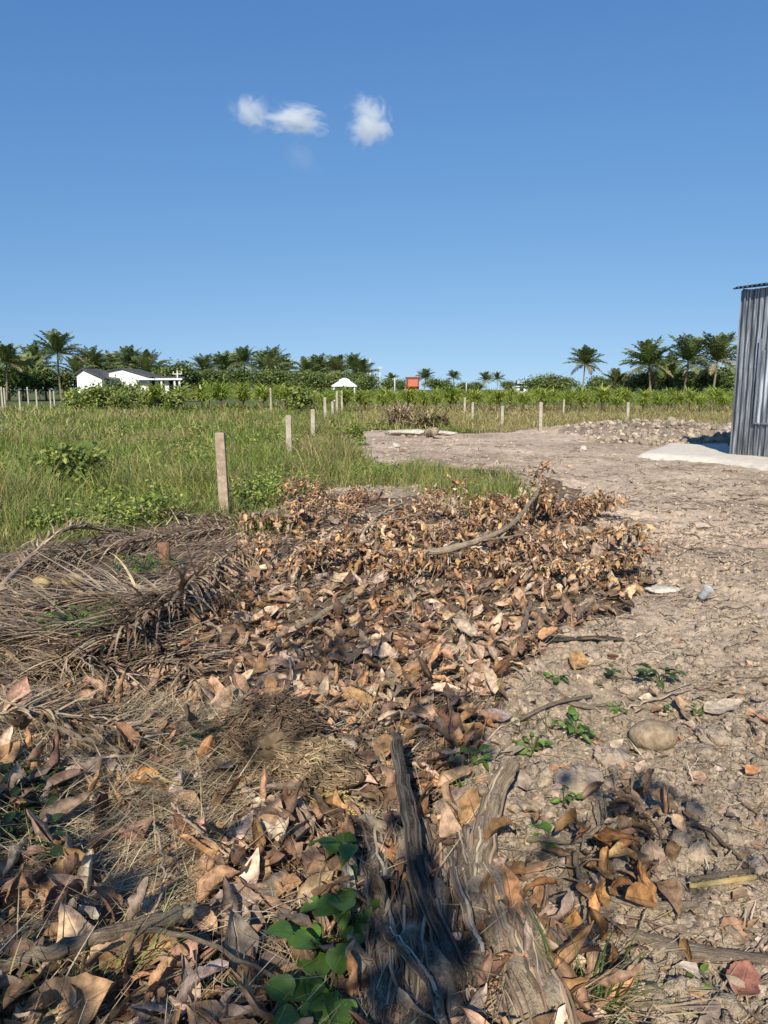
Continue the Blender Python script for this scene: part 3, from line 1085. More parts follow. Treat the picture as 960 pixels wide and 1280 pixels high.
# ------------------------------------------------------------------ broadleaf trees and shrubs
def leaf_crown(seed, n, rx, rz, size, clumps, pal, zc, spread=0.42):
    r = np.random.default_rng(seed)
    cc = r.standard_normal((clumps, 3))
    cc /= np.linalg.norm(cc, axis=1, keepdims=True)
    cc *= r.uniform(0.35, 0.95, (clumps, 1))
    cc = cc * np.array([rx, rx, rz]) + np.array([0, 0, zc])
    cid = r.integers(0, clumps, n)
    p = cc[cid] + r.standard_normal((n, 3)) * np.array([rx, rx, rz]) * spread * r.uniform(0.5, 1.0, clumps)[cid][:, None] * 0.8
    p[:, 2] = np.maximum(p[:, 2], 0.15)
    Lv = size * r.uniform(0.6, 1.4, n)
    V = leaf_grids(n, Lv, Lv * 0.3, r.uniform(-0.8, 0.8, n), r.uniform(-0.6, 0.8, n), nv=3, nu=3)
    V = place(V, rotm(r.uniform(0, 6.28, n), r.normal(0.2, 0.6, n), r.normal(0, 0.7, n)), p)
    pal = np.array(pal)
    c = pal[r.integers(0, len(pal), clumps)][cid] * r.uniform(0.75, 1.25, (n, 1))
    return MB().grids(V, c)


TREEPAL = [(0.115, 0.16, 0.043), (0.155, 0.20, 0.052), (0.08, 0.12, 0.034), (0.19, 0.225, 0.066)]
TREEC = []
for s in range(4):
    me = leaf_crown(560 + s, 2600, 2.6, 1.9, 0.42, 34, TREEPAL, 3.6).mesh('crown', smooth=False)
    me.materials.append(M_crown)
    t = MB().tube([(0, 0, 0), (0.05, 0.03, 1.2), (0.1, 0.0, 2.4), (0.0, 0.1, 3.6)], [0.2, 0.15, 0.12, 0.06], 7)
    for k in range(5):
        a = k * 1.3 + s
        t.tube([(0.08, 0, 1.8 + 0.2 * k), (0.7 * math.cos(a), 0.7 * math.sin(a), 2.8 + 0.2 * k), (1.5 * math.cos(a), 1.5 * math.sin(a), 3.8)], [0.08, 0.05, 0.02], 5)
    te = t.mesh('trunk')
    te.materials.append(M_trunk)
    TREEC.append((me, te))


def tree(i, u, vtop, y, label, group, wide=1.0):
    t = P(u, vtop, y)
    s = (t[2] + 0.1) / 5.6
    root = empty('broadleaf_tree', (t[0], y, -0.1), i * 1.1, label, 'tree', group)
    me, te = TREEC[i % 4]
    part_from('trunk', te, root, sc=s)
    part_from('crown', me, root, sc=(s * wide, s * wide, s))
    return root


ti = 0
for (lst, y0, txt, grp) in (
        ([(8, 455), (30, 458), (55, 456), (80, 462)], 106, 'dark bushy tree, {} from the field edge under the left palms', 'trees under the left palms'),
        ([(120, 452), (140, 455), (163, 455), (185, 456), (203, 458)], 165, 'dark tree crown, {} from the left showing above the white house roofs', 'trees behind the white house'),
        ([(222, 452), (240, 459), (262, 461), (283, 462), (303, 460), (325, 461), (347, 460), (366, 464)], 128, 'rounded dark tree, {} from the left at the foot of the palm grove', 'trees under the palm grove'),
        ([(385, 463), (404, 463), (424, 464), (444, 464), (459, 468)], 132, 'bushy tree, {} from the left at the foot of the palms behind the hut', 'trees behind the hut'),
        ([(486, 473), (499, 474), (543, 473), (556, 475), (580, 477), (596, 477), (638, 476), (652, 478)], 255, 'small far tree, {} from the left along the skyline around the orange building', 'far trees on the skyline'),
        ([(672, 469), (690, 467), (707, 471), (748, 470), (762, 473), (785, 468)], 118, 'low dark tree, {} from the left between the low white building and the tall palms', 'low trees around the lone palm'),
        ([(805, 462), (828, 461), (850, 460), (872, 461), (893, 460), (910, 458)], 108, 'dense dark tree, {} from the left at the foot of the palms beside the shed', 'trees under the right palms')):
    for k, (u, v) in enumerate(lst):
        tree(ti, u, v, y0 * (1 + 0.03 * ((k * 5) % 4 - 1.5)), txt.format(ordn[k]), grp, 1.35 if y0 > 200 else 1.15)
        ti += 1

# ------------------------------------------------------------------ cactus rows (drooping green stems over a short post)
CACT = []
for s in range(5):
    r = np.random.default_rng(600 + s)
    n = 110
    base = np.column_stack([r.normal(0, 0.10, n), r.normal(0, 0.10, n), r.uniform(0.7, 1.2, n)])
    az = r.uniform(0, 6.28, n)
    V = ribbons(base, az, r.uniform(0.0, 1.0, n), r.uniform(0.9, 2.0, n), r.uniform(0.7, 1.35, n), r.uniform(0.08, 0.14, n), k=6)
    V2 = ribbons(base, az, r.uniform(0.0, 1.1, n), r.uniform(1.2, 2.3, n), r.uniform(0.7, 1.35, n), r.uniform(0.07, 0.12, n), k=6, twist=az)
    c = np.array([(0.27, 0.36, 0.05), (0.34, 0.41, 0.07), (0.18, 0.26, 0.045), (0.42, 0.44, 0.11)])[r.integers(0, 4, n)]
    m = MB().grids(V, c).grids(V2, c * 0.9)
    me = m.mesh('stems')
    me.materials.append(M_grass)
    p = post_mesh(0.05, 1.0, (0, 0), 620 + s).mesh('support_post', smooth=False)
    p.materials.append(M_trunk)
    CACT.append((me, p))
ci = 0
for row, y in enumerate((52, 55, 59, 64, 70, 78)):
    x0, x1 = (-6.0, 29) if row < 3 else (-8, 37)
    x = x0 + (row % 2) * 0.6
    while x < x1:
        yy = y + random.uniform(-0.5, 0.5)
        root = empty('cactus_plant', (x, yy, tz(x, yy)), random.uniform(0, 6.28), 'bushy green cactus plant with drooping stems in the rows across the field', 'plant', 'cactus plants in rows')
        s = random.uniform(0.62, 1.0)
        part_from('support_post', CACT[ci % 5][1], root, sc=s)
        part_from('stems', CACT[ci % 5][0], root, sc=(s * 1.1, s * 1.1, s))
        ci += 1
        x += 1.45 * (1 + 0.1 * row) * random.uniform(0.7, 1.3)
# second band, left of the hut, in front of the grove
for row, y in enumerate((56, 61, 67)):
    x = -17.0 + row * 0.6
    while x < -7.2:
        yy = y + random.uniform(-0.5, 0.5)
        root = empty('cactus_plant', (x, yy, tz(x, yy)), random.uniform(0, 6.28), 'bushy green cactus plant with drooping stems in front of the palm grove', 'plant', 'cactus plants before the grove')
        s = random.uniform(0.95, 1.25)
        part_from('support_post', CACT[ci % 5][1], root, sc=s)
        part_from('stems', CACT[ci % 5][0], root, sc=(s * 1.1, s * 1.1, s))
        ci += 1
        x += 1.6

SHRUB = []
SHPAL = [(0.15, 0.21, 0.04), (0.20, 0.26, 0.055), (0.11, 0.16, 0.035), (0.25, 0.28, 0.07)]
for s in range(3):
    me = leaf_crown(640 + s, 900, 1.0, 0.75, 0.22, 16, SHPAL, 0.85).mesh('foliage', smooth=False)
    me.materials.append(M_crown)
    t = MB()
    for k in range(5):
        a = k * 1.26
        t.tube([(0.05 * math.cos(a), 0.05 * math.sin(a), 0), (0.4 * math.cos(a), 0.4 * math.sin(a), 0.8), (0.7 * math.cos(a), 0.7 * math.sin(a), 1.2)], [0.03, 0.02, 0.01], 5)
    te = t.mesh('stem')
    te.materials.append(M_trunk)
    SHRUB.append((me, te))
si = 0
for (u, v, y, s, lab) in [(88, 556, 11.5, 1.1, 'dark bushy weed rising out of the open grass at the left'),
                          (30, 560, 12.5, 1.1, 'dark bushy weed at the left edge of the open grass'),
                          (440, 530, 21, 1.1, 'bushy weed at the grass end of the rubble strip'),
                          (90, 486, 60, 0.8, 'bright green shrub, first from the fence posts below the white house'),
                          (103, 483, 58, 0.95, 'bright green shrub, second from the fence posts below the white house'),
                          (118, 481, 57, 1.0, 'bright green shrub, third from the fence posts below the white house'),
                          (134, 483, 59, 1.05, 'bright green shrub below the middle of the white house'),
                          (150, 487, 57, 0.95, 'bright green shrub below the tall white gable'),
                          (168, 488, 60, 0.95, 'bright green shrub below the white porch columns'),
                          (186, 486, 58, 1.0, 'bright green shrub below the open end of the white porch'),
                          (204, 486, 57, 1.05, 'darker green shrub right of the white porch'),
                          (218, 488, 52, 0.95, 'dark green shrub standing a little forward of the cactus band'),
                          (376, 484, 50, 1.05, 'rounded dark green shrub left of the white roofed hut'),
                          (152, 470, 90, 1.0, 'dark shrub growing against the wall between the two white gables'),
                          (915, 545, 19.5, 0.42, 'small green shrub at the foot of the metal shed corner')]:
    t = P(u, v, y)
    z = tz(t[0], y)
    sc = max(t[2] - z, 0.3) / 1.62
    root = empty('shrub', (t[0], y, z), si * 1.9, lab, 'shrub', 'green shrubs')
    part_from('stem', SHRUB[si % 3][1], root, sc=sc)
    part_from('foliage', SHRUB[si % 3][0], root, sc=(sc * s, sc * s, sc))
    si += 1

# ------------------------------------------------------------------ far buildings and poles
def frame_at(u, y, v=None):
    t = P(u, 487, y)
    return t[0]


def px(y):
    return y / F * 1.013


def gable_house(label):
    y = 94.0
    root = empty('white_house', (frame_at(97, y), y, -0.1), 0, label, 'house')
    k = px(y)

    def X(u):
        return (u - 97) * k

    def Z(v):
        return P(97, v, y)[2] + 0.1
    w = MB()
    # low gable at the left end, roof running back to the right
    pts = [(97, 468), (105, 462), (127, 472)]
    x0, x1, xa = X(97), X(127), X(105)
    ze0, ze1, za = Z(468), Z(474), Z(462)
    D = 7.0

    def gable(m, x0, xa, x1, z0, za, z1, y0):
        m.grids(np.array([[[(x0, y0, 0), (xa, y0, 0), (x1, y0, 0)], [(x0, y0, z0), (xa, y0, za), (x1, y0, z1)]]], float))
        m.grids(np.array([[[(x0, y0, 0), (x0, y0, z0)], [(x0, y0 + D, 0), (x0, y0 + D, z0)]]], float))
        m.grids(np.array([[[(x1, y0, 0), (x1, y0, z1)], [(x1, y0 + D, 0), (x1, y0 + D, z1)]]], float))

    def roof(m, x0, xa, x1, z0, za, z1, y0, over=0.35, th=0.12):
        s0, s1 = (za - z0) / (xa - x0), (za - z1) / (x1 - xa)
        for a, b in (((x0 - over, z0 - over * s0), (xa, za)), ((xa, za), (x1 + over, z1 - over * s1))):
            for dz in (0.04, 0.04 + th):
                m.grids(np.array([[[(a[0], y0 - over, a[1] + dz), (b[0], y0 - over, b[1] + dz)], [(a[0], y0 + D, a[1] + dz), (b[0], y0 + D, b[1] + dz)]]], float))
            m.grids(np.array([[[(a[0], y0 - over, a[1] + 0.04), (b[0], y0 - over, b[1] + 0.04)], [(a[0], y0 - over, a[1] + 0.04 + th), (b[0], y0 - over, b[1] + 0.04 + th)]]], float))
    gable(w, x0, xa, x1, ze0, za, ze1, 0)
    w.build('wall', M_white, root, smooth=False)
    rf = MB()
    roof(rf, x0, xa, X(128), ze0, za, Z(473), 0)
    # the wing roof slopes down towards the camera between the two gables
    rf.grids(np.array([[[(X(112), 0.5, Z(471)), (X(146), 0.5, Z(475))], [(X(106), 5, Z(461.5)), (X(136), 5, Z(462.5))]]], float))
    rf.build('roof', M_roofgrey, root, smooth=False)
    # tall white gable
    w2 = MB()
    gable(w2, X(131), X(147), X(181), Z(464), Z(460.5), Z(471), 1.5)
    w2.build('wall', M_white, root, smooth=False)
    r2 = MB()
    roof(r2, X(131), X(147), X(181), Z(464), Z(460.5), Z(471), 1.5, th=0.08)
    r2.build('roof', M_roofgrey, root, smooth=False)
    # porch wing with dark openings and white columns
    pr = MB()
    pr.box((X(181.5), 2.2, Z(473)), (X(222), 4.5, Z(470.5)))
    pr.box((X(164), 0.4, Z(474.6)), (X(224), 2.1, Z(473.4)))
    pr.build('porch_roof', M_roofgrey, root, smooth=False)
    fs = MB()
    fs.box((X(164), 0.25, Z(474.9)), (X(224), 0.38, Z(473.0)))
    fs.build('fascia', M_white, root, smooth=False)
    op = MB()
    op.box((X(182), 2.0, 0), (X(220), 2.15, Z(474.8)))
    op.build('porch_opening', M_dark, root, smooth=False)
    for (a, b) in ((168, 181), (189, 193), (199, 205)):
        MB().box((X(a), 1.2, 0), (X(b), 1.42, Z(474.8))).build('porch_wall', M_white, root, smooth=False)
    for u in (197, 213, 219):
        MB().box((X(u), 0.5, 0), (X(u) + 0.2, 0.7, Z(474.8))).build('column', M_white, root, smooth=False)
    return root


gable_house('white gabled house with dark grey roofs and a porch among the palms')


def hut():
    y = 105.0
    k = px(y)
    z = lambda v: P(431, v, y)[2]
    root = empty('garden_hut', (frame_at(431, y), y, -0.1), 0, 'small open hut with a white hipped roof and cap behind the posts', 'hut')
    ze, zm, za = z(484.5) + 0.35, z(477) + 0.2, z(474) + 0.25
    w = 15 * k
    m = MB()

    def ring(h, zz):
        return [(-h, -h, zz), (h, -h, zz), (h, h, zz), (-h, h, zz), (-h, -h, zz)]
    m.grids(np.array([[ring(w, ze - 0.12), ring(w, ze), ring(w * 0.42, zm), ring(w * 0.42, zm + 0.12)]], float))
    m.grids(np.array([[ring(w * 0.46, zm + 0.12), ring(w * 0.12, za), ring(0.01, za + 0.03)]], float))
    m.build('roof', M_white, root, smooth=False)
    MB().box((-w * 0.8, -w * 0.8, 1.05), (w * 0.8, w * 0.8, 1.2)).build('railing', M_trunk, root, smooth=False)
    for sx in (-0.82, 0.82):
        for sy in (-0.82, 0.82):
            MB().box((sx * w - 0.1, sy * w - 0.1, 0), (sx * w + 0.1, sy * w + 0.1, ze - 0.1)).build('post', M_white, root, smooth=False)
    MB().box((-w * 0.7, w * 0.6, 0), (w * 0.7, w * 0.65, ze - 0.2)).build('back_panel', M_dark, root, smooth=False)


hut()


def orange_building():
    y = 200.0
    k = px(y)
    z = lambda v: P(516, v, y)[2] + 0.1
    root = empty('orange_building', (frame_at(516, y), y, -0.1), 0, 'small orange building with a dark red parapet on the skyline', 'building')
    w = 7.5 * k
    MB().box((-w, 0, 0), (w, 5, z(473.5))).build('wall', M_orange, root, smooth=False)
    p = MB()
    p.box((-w - 0.25, -0.3, z(473)), (w + 0.25, 5.2, z(471.2)))
    p.box((-w - 0.5, -0.9, z(484)), (w + 0.1, -0.02, z(482.8)))
    p.build('parapet', M_orangedark, root, smooth=False)
    for a in (-0.9, 0.9):
        MB().box((a * w - 0.15, -0.25, 0), (a * w + 0.15, -0.03, z(473.6))).build('pilaster', M_orangedark, root, smooth=False)
    MB().box((-w * 0.25, -0.06, 0.9), (w * 0.35, -0.01, 2.0)).build('window', M_dark, root, smooth=False)


orange_building()


def white_building():
    y = 175.0
    k = px(y)
    z = lambda v: P(657, v, y)[2] + 0.1
    root = empty('low_white_building', (frame_at(657, y), y, -0.1), 0, 'low white building with a pale green roof seen over the cactus rows', 'building')
    x0, x1 = -12 * k, 13 * k
    MB().box((x0, 0, 0), (x1, 5, z(482.5))).build('wall', M_white, root, smooth=False)
    MB().box((x0 + 0.6, 0.5, z(482.3)), (x1 - 0.8, 4.6, z(479.5))).build('upper_wall', M_dark, root, smooth=False)
    r = MB()
    r.grids(np.array([[[(x0 + 0.3, -0.4, z(479.8)), (x1 - 1.2, -0.4, z(479.8))], [(x0 + 0.5, 2.5, z(476.2)), (x1 - 1.8, 2.5, z(476.2))], [(x0 + 0.3, 5, z(479.8)), (x1 - 1.2, 5, z(479.8))]]], float))
    r.build('roof', M_palegreen, root, smooth=False)
    MB().box((x0 - 0.1, -0.5, z(483.6)), (x1 + 0.3, -0.02, z(482.9))).build('canopy', M_palegreen, root, smooth=False)
    for a in (0.2, 0.6):
        MB().box((x0 + a * (x1 - x0), -0.04, z(489)), (x0 + a * (x1 - x0) + 0.9, -0.005, z(485.5))).build('window', M_dark, root, smooth=False)


white_building()


def pole(u, vtop, y, r, label, cat, arm=True):
    t = P(u, vtop, y)
    root = empty('utility_pole', (t[0], y, -0.1), 0, label, cat, 'poles on the skyline')
    h = t[2] + 0.1
    MB().tube([(0, 0, 0), (0, 0, h * 0.5), (0, 0, h)], [r, r * 0.85, r * 0.7], 8).build('shaft', M_pole, root)
    if arm:
        MB().box((-0.6, -0.06, h - 0.5), (0.6, 0.06, h - 0.38)).build('crossarm', M_pole, root, smooth=False)
        for x in (-0.5, 0, 0.5):
            MB().tube([(x, 0, h - 0.38), (x, 0, h - 0.15)], 0.06, 6).build('insulator', M_white, root)


pole(475, 458, 190, 0.2, 'slim pale utility pole between the grove and the orange building', 'pole')
pole(493.5, 472, 190, 0.2, 'short pale utility pole just left of the orange building', 'pole')
pole(221.5, 463, 96, 0.12, 'pale utility pole at the right end of the white house porch', 'pole')
pole(583, 478, 230, 0.2, 'tiny far pole between two distant palms', 'pole', False)


def tower():
    y = 210.0
    t = P(461.5, 448, y)
    root = empty('water_tower', (t[0], y, -0.1), 0, 'slender white tower with a thin mast at the right end of the palms', 'tower')
    h = t[2] + 0.1
    MB().tube([(0, 0, 0), (0, 0, h * 0.72)], [0.45, 0.35], 8).build('shaft', M_white, root)
    MB().tube([(0.25, 0, h * 0.7), (0.25, 0, h)], 0.12, 6).build('mast', M_pole, root)
    MB().tube([(0, 0, h * 0.72), (0, 0, h * 0.74)], 0.5, 8).build('cap', M_white, root)


tower()

# ------------------------------------------------------------------ clouds: thin wisps with real thickness
def cloud_mat(name, dens, seed, scale):
    m, nt, n, l, o = mat(name)
    tc = n.new('ShaderNodeTexCoord')
    nz = n.new('ShaderNodeTexNoise')
    nz.noise_dimensions = '4D'
    nz.inputs['W'].default_value = seed
    nz.inputs['Scale'].default_value = scale
    nz.inputs['Detail'].default_value = 6
    nz.inputs['Roughness'].default_value = 0.68
    nz.inputs['Distortion'].default_value = 0.9
    l.new(tc.outputs['Object'], nz.inputs['Vector'])
    ln = n.new('ShaderNodeVectorMath')
    ln.operation = 'LENGTH'
    l.new(tc.outputs['Object'], ln.inputs[0])
    # object space is the unit ball: thin out towards the skin
    a = n.new('ShaderNodeMath')
    a.operation = 'MULTIPLY_ADD'
    l.new(ln.outputs['Value'], a.inputs[0])
    a.inputs[1].default_value = -0.38
    l.new(nz.outputs['Fac'], a.inputs[2])
    mr = n.new('ShaderNodeMapRange')
    mr.inputs['From Min'].default_value = 0.24
    mr.inputs['From Max'].default_value = 0.44
    mr.inputs['To Max'].default_value = dens
    l.new(a.outputs[0], mr.inputs['Value'])
    v = n.new('ShaderNodeVolumePrincipled')
    v.inputs['Color'].default_value = (0.98, 0.98, 0.98, 1)
    v.inputs['Anisotropy'].default_value = -0.25
    l.new(mr.outputs['Result'], v.inputs['Density'])
    l.new(v.outputs[0], o.inputs['Volume'])
    return m


def cloud(u0, u1, v0, v1, y, dens, seed, label, rot=0.0, scale=2.2):
    scale *= 0.75
    c = P((u0 + u1) / 2, (v0 + v1) / 2, y)
    hx, hz = (u1 - u0) / 2 * y / F, (v1 - v0) / 2 * y / F
    th = np.linspace(0, math.pi, 17)
    ph = np.linspace(0, 2 * math.pi, 25)
    V = np.stack([np.sin(th)[:, None] * np.cos(ph)[None], np.sin(th)[:, None] * np.sin(ph)[None], np.cos(th)[:, None] + 0 * ph[None]], -1)
    o = MB().grids(V[::-1][None]).build('cloud', cloud_mat('cloud_vapour', dens, seed, scale))
    o.location = c
    o.scale = (hx, (hx + hz) * 0.4, hz)
    o.rotation_euler = (0, rot, 0)
    tag(o, label, 'cloud', 'wisps in the blue sky')


CD = 0.03
cloud(282, 345, 112, 168, 1500, CD * 0.7, 1.3, 'thin curled wisp at the left end of the small white cloud', 0.2, 2.0)
cloud(318, 422, 128, 172, 1500, CD, 4.1, 'long flat white cloud wisp pointing right', 0.12, 2.4)
cloud(428, 494, 116, 188, 1500, CD, 7.7, 'upright puffy white wisp, apart from the long one', 0.25, 2.0)
cloud(345, 410, 165, 222, 1500, CD * 0.07, 9.2, 'faint small wisp hanging below the long white cloud', 0.6, 2.0)

# ------------------------------------------------------------------ grass field
def grass():
    N = 900000
    x, y = sample_ring(N, 6.5, 75, 46)
    k = in_zone(x, y, GRASS, 0.35)
    x, y = x[k], y[k]
    r = np.hypot(x, y)
    # clumpy cover with thin spots
    dn = fbm(x * 0.9, y * 0.9, 131, 3) + 0.5 * fbm(x * 3.2, y * 3.2, 133, 2)
    keep = rng.random(len(x)) < np.clip(0.75 + 0.9 * dn, 0.15, 1) * np.clip(0.62 - 0.0 * r, 0, 1)
    x, y, r = x[keep], y[keep], r[keep]
    n = len(x)
    dry = in_zone(x, y, DRYBAND, 0.8)
    tall = sstep(0.0, 0.35, fbm(x * 0.35, y * 0.35, 141, 3))
    tus = sstep(0.05, 0.4, fbm(x * 1.7, y * 1.7, 143, 2))
    L = (0.13 + 0.22 * tall + 0.30 * tus) * rng.uniform(0.45, 1.4, n)
    L = L * (0.8 + 0.25 * sstep(9.0, 14, r)) * np.where(dry, 0.85, 1.0) * np.where((x > -0.9) & (r < 24), 0.72, 1.0)
    pathside = sstep(1.5, -1.0, x + 1.9 - 0.0 * y) * 0 + 1
    W = np.maximum(0.0055, 0.0009 * r) * rng.uniform(0.7, 1.5, n)
    base = np.column_stack([x, y, terrain(x, y)])
    az = rng.uniform(0, 6.28, n)
    V = ribbons(base, az, np.abs(rng.normal(0.5, 0.45, n)), np.abs(rng.normal(1.1, 0.7, n)), L, W, k=4, twist=rng.uniform(0, 3.14, n) * 0.6)
    g = pick(GREENS, n, 0.2)
    tn = pick(TANS, n, 0.2)
    f = np.clip(0.17 + 1.3 * fbm(x * 0.45, y * 0.35, 151, 3) + 0.012 * (r - 12).clip(0, 14), 0.02, 0.8)
    isdry = (rng.random(n) < f) | (dry & (rng.random(n) < 0.75))
    c = np.where(isdry[:, None], tn, g)
    m = MB()
    m.grids(V, c)
    tag(m.build('grass', M_grass), 'long green and straw coloured grass covering the open field', 'grass', kind='stuff')


grass()


def creepers():
    """Low broadleaf ground cover tangled into the near edge of the field."""
    N = 260000
    x, y = sample_ring(N, 6.2, 34, 46)
    k = in_zone(x, y, GRASS, 0.35) & (fbm(x * 0.7, y * 0.7, 161, 3) > 0.02 + 0.012 * np.hypot(x, y)) & ~in_zone(x, y, DRYBAND, 0.5)
    x, y = x[k], y[k]
    n = len(x)
    z = terrain(x, y) + np.abs(rng.normal(0, 0.12, n)) + 0.05 + 0.20 * np.clip(fbm(x * 1.1, y * 1.1, 163, 3), -0.1, 1)
    L = rng.uniform(0.03, 0.065, n) * np.maximum(1, np.hypot(x, y) / 12)
    V = leaf_grids(n, L, L * 0.32, rng.uniform(-0.8, 0.4, n), rng.uniform(-0.3, 0.8, n), nv=4, nu=3)
    V = place(V, rotm(rng.uniform(0, 6.28, n), rng.normal(0.1, 0.5, n), rng.normal(0, 0.5, n)), np.column_stack([x, y, z]))
    tag(MB().grids(V, pick(GREENS, n, 0.22)).build('ground_cover', M_green), 'low tangled creeping plants at the near edge of the field', 'ground cover', kind='stuff')


creepers()


def tall_tufts():
    """Taller yellow-green grass at the left edge and tufts by the post and along the pile."""
    m = MB()
    spots = [(20, 640, 0.75, 420, 0.55), (-40, 640, 0.8, 420, 0.6), (60, 600, 0.7, 300, 0.7), (-90, 600, 0.8, 300, 0.9), (330, 668, 0.30, 260, 0.22), (285, 645, 0.3, 150, 0.2),
             (610, 640, 0.42, 420, 0.35), (560, 615, 0.36, 420, 0.5), (470, 605, 0.36, 420, 0.6), (400, 595, 0.42, 420, 0.6), (360, 600, 0.45, 340, 0.5), (640, 630, 0.4, 240, 0.2),
             (430, 575, 0.5, 320, 0.5), (520, 590, 0.34, 280, 0.5), (110, 580, 0.5, 260, 0.8), (200, 560, 0.6, 260, 0.8),
             (345, 572, 0.5, 260, 0.4), (300, 600, 0.45, 220, 0.4), (378, 545, 0.6, 260, 0.5), (150, 612, 0.5, 280, 0.5), (60, 562, 0.8, 320, 0.8), (235, 605, 0.4, 260, 0.4), (200, 640, 0.32, 220, 0.3),
             (405, 530, 0.6, 260, 0.7), (420, 520, 0.7, 280, 0.9), (250, 535, 0.7, 280, 0.9), (120, 530, 0.8, 280, 1.1), (320, 530, 0.7, 260, 0.9), (40, 655, 0.4, 260, 0.4), (110, 650, 0.35, 240, 0.35)]
    for (u, v, L, n, s) in spots:
        c = GT(u, v)
        x = c[0] + rng.normal(0, s * 0.55, n)
        y = c[1] + rng.normal(0, s * 0.55, n)
        b = np.column_stack([x, y, terrain(x, y)])
        V = ribbons(b, rng.uniform(0, 6.28, n), np.abs(rng.normal(0.15, 0.2, n)), np.abs(rng.normal(0.8, 0.5, n)), L * rng.uniform(0.5, 1.2, n), rng.uniform(0.006, 0.013, n), k=6, twist=rng.uniform(-0.8, 0.8, n))
        pal = [(0.20, 0.23, 0.06), (0.14, 0.18, 0.045), (0.26, 0.26, 0.09), (0.09, 0.13, 0.03)]
        m.grids(V, pick(pal + ([TANS[0]] if n > 270 else []), n))
    tag(m.build('tall_grass', M_grass), 'taller arching grass tufts along the pile and field edge', 'grass', kind='stuff')


tall_tufts()

# ------------------------------------------------------------------ loose cover of the pile: leaves, straw, twigs, clods
def litter_points(N, zone, r0, r1, a=0.25):
    x, y = sample_ring(N, r0, r1, 46)
    k = in_zone(x, y, zone, a)
    return x[k], y[k]


def leaf_litter():
    m = MB()
    x, y = litter_points(19000, LITTER, 1.2, 10.5)
    sk = rng.random(len(x)) < np.clip(0.68 + 1.1 * fbm(x * 1.3, y * 1.3, 177, 3), 0.12, 1)
    x, y = x[sk], y[sk]
    sk = ~(in_zone(x, y, STRAW, 0.3) & (rng.random(len(x)) < 0.62))
    x, y = x[sk], y[sk]
    # a denser heap of hanging leaves at the far end of the pile
    n = len(x)
    r = np.hypot(x, y)
    z = terrain(x, y) + rng.uniform(0.0, 0.075, n) + 0.05 * np.clip(fbm(x * 2.2, y * 2.2, 171, 2), 0, 1)
    L = rng.uniform(0.07, 0.20, n) * np.where(r > 4, 1.0, 0.95)
    V = leaf_grids(n, L, L * rng.uniform(0.16, 0.34, n), rng.normal(0.2, 1.0, n), rng.normal(1.2, 1.2, n), ripple=0.03, nv=9, nu=6, crumple=0.09)
    V = place(V, rotm(rng.uniform(0, 6.28, n), rng.normal(0.0, 0.5, n), rng.normal(0, 0.6, n)), np.column_stack([x, y, z]))
    m.grids(V, pick(BROWN, n, 0.22))
    # crushed bits matted between the whole leaves
    x, y = litter_points(30000, LITTER, 1.2, 9)
    n = len(x)
    L = rng.uniform(0.012, 0.05, n)
    V = leaf_grids(n, L, L * rng.uniform(0.2, 0.6, n), rng.normal(0, 0.8, n), rng.normal(0.4, 0.8, n), nv=4, nu=3, crumple=0.12)
    V = place(V, rotm(rng.uniform(0, 6.28, n), rng.normal(0, 0.4, n), rng.normal(0, 0.5, n)), np.column_stack([x, y, terrain(x, y) + rng.uniform(0.0, 0.03, n)]))
    m.grids(V, pick(BROWN + FRONDC, n, 0.3))
    # broken bits scattered over the bare soil too
    x, y = sample_ring(7000, 1.3, 18, 46)
    k = ~in_zone(x, y, GRASS, 0.3) & (rng.random(len(x)) < np.where(fbm(x * 0.9, y * 0.9, 175, 2) > 0.02, 0.8, 0.22))
    x, y = x[k], y[k]
    n = len(x)
    L = rng.uniform(0.025, 0.09, n)
    V = leaf_grids(n, L, L * rng.uniform(0.25, 0.45, n), rng.normal(0.2, 0.9, n), rng.normal(0.7, 0.8, n), ripple=0.03, nv=4, nu=3)
    V = place(V, rotm(rng.uniform(0, 6.28, n), rng.normal(0, 0.35, n), rng.normal(0, 0.4, n)), np.column_stack([x, y, terrain(x, y) + 0.008]))
    m.grids(V, pick(BROWN + [(0.42, 0.34, 0.25)], n, 0.2))
    tag(m.build('leaf_litter', M_leaf), 'mass of small curled brown leaves and leaf crumbs over the pile', 'leaf litter', kind='stuff')


leaf_litter()


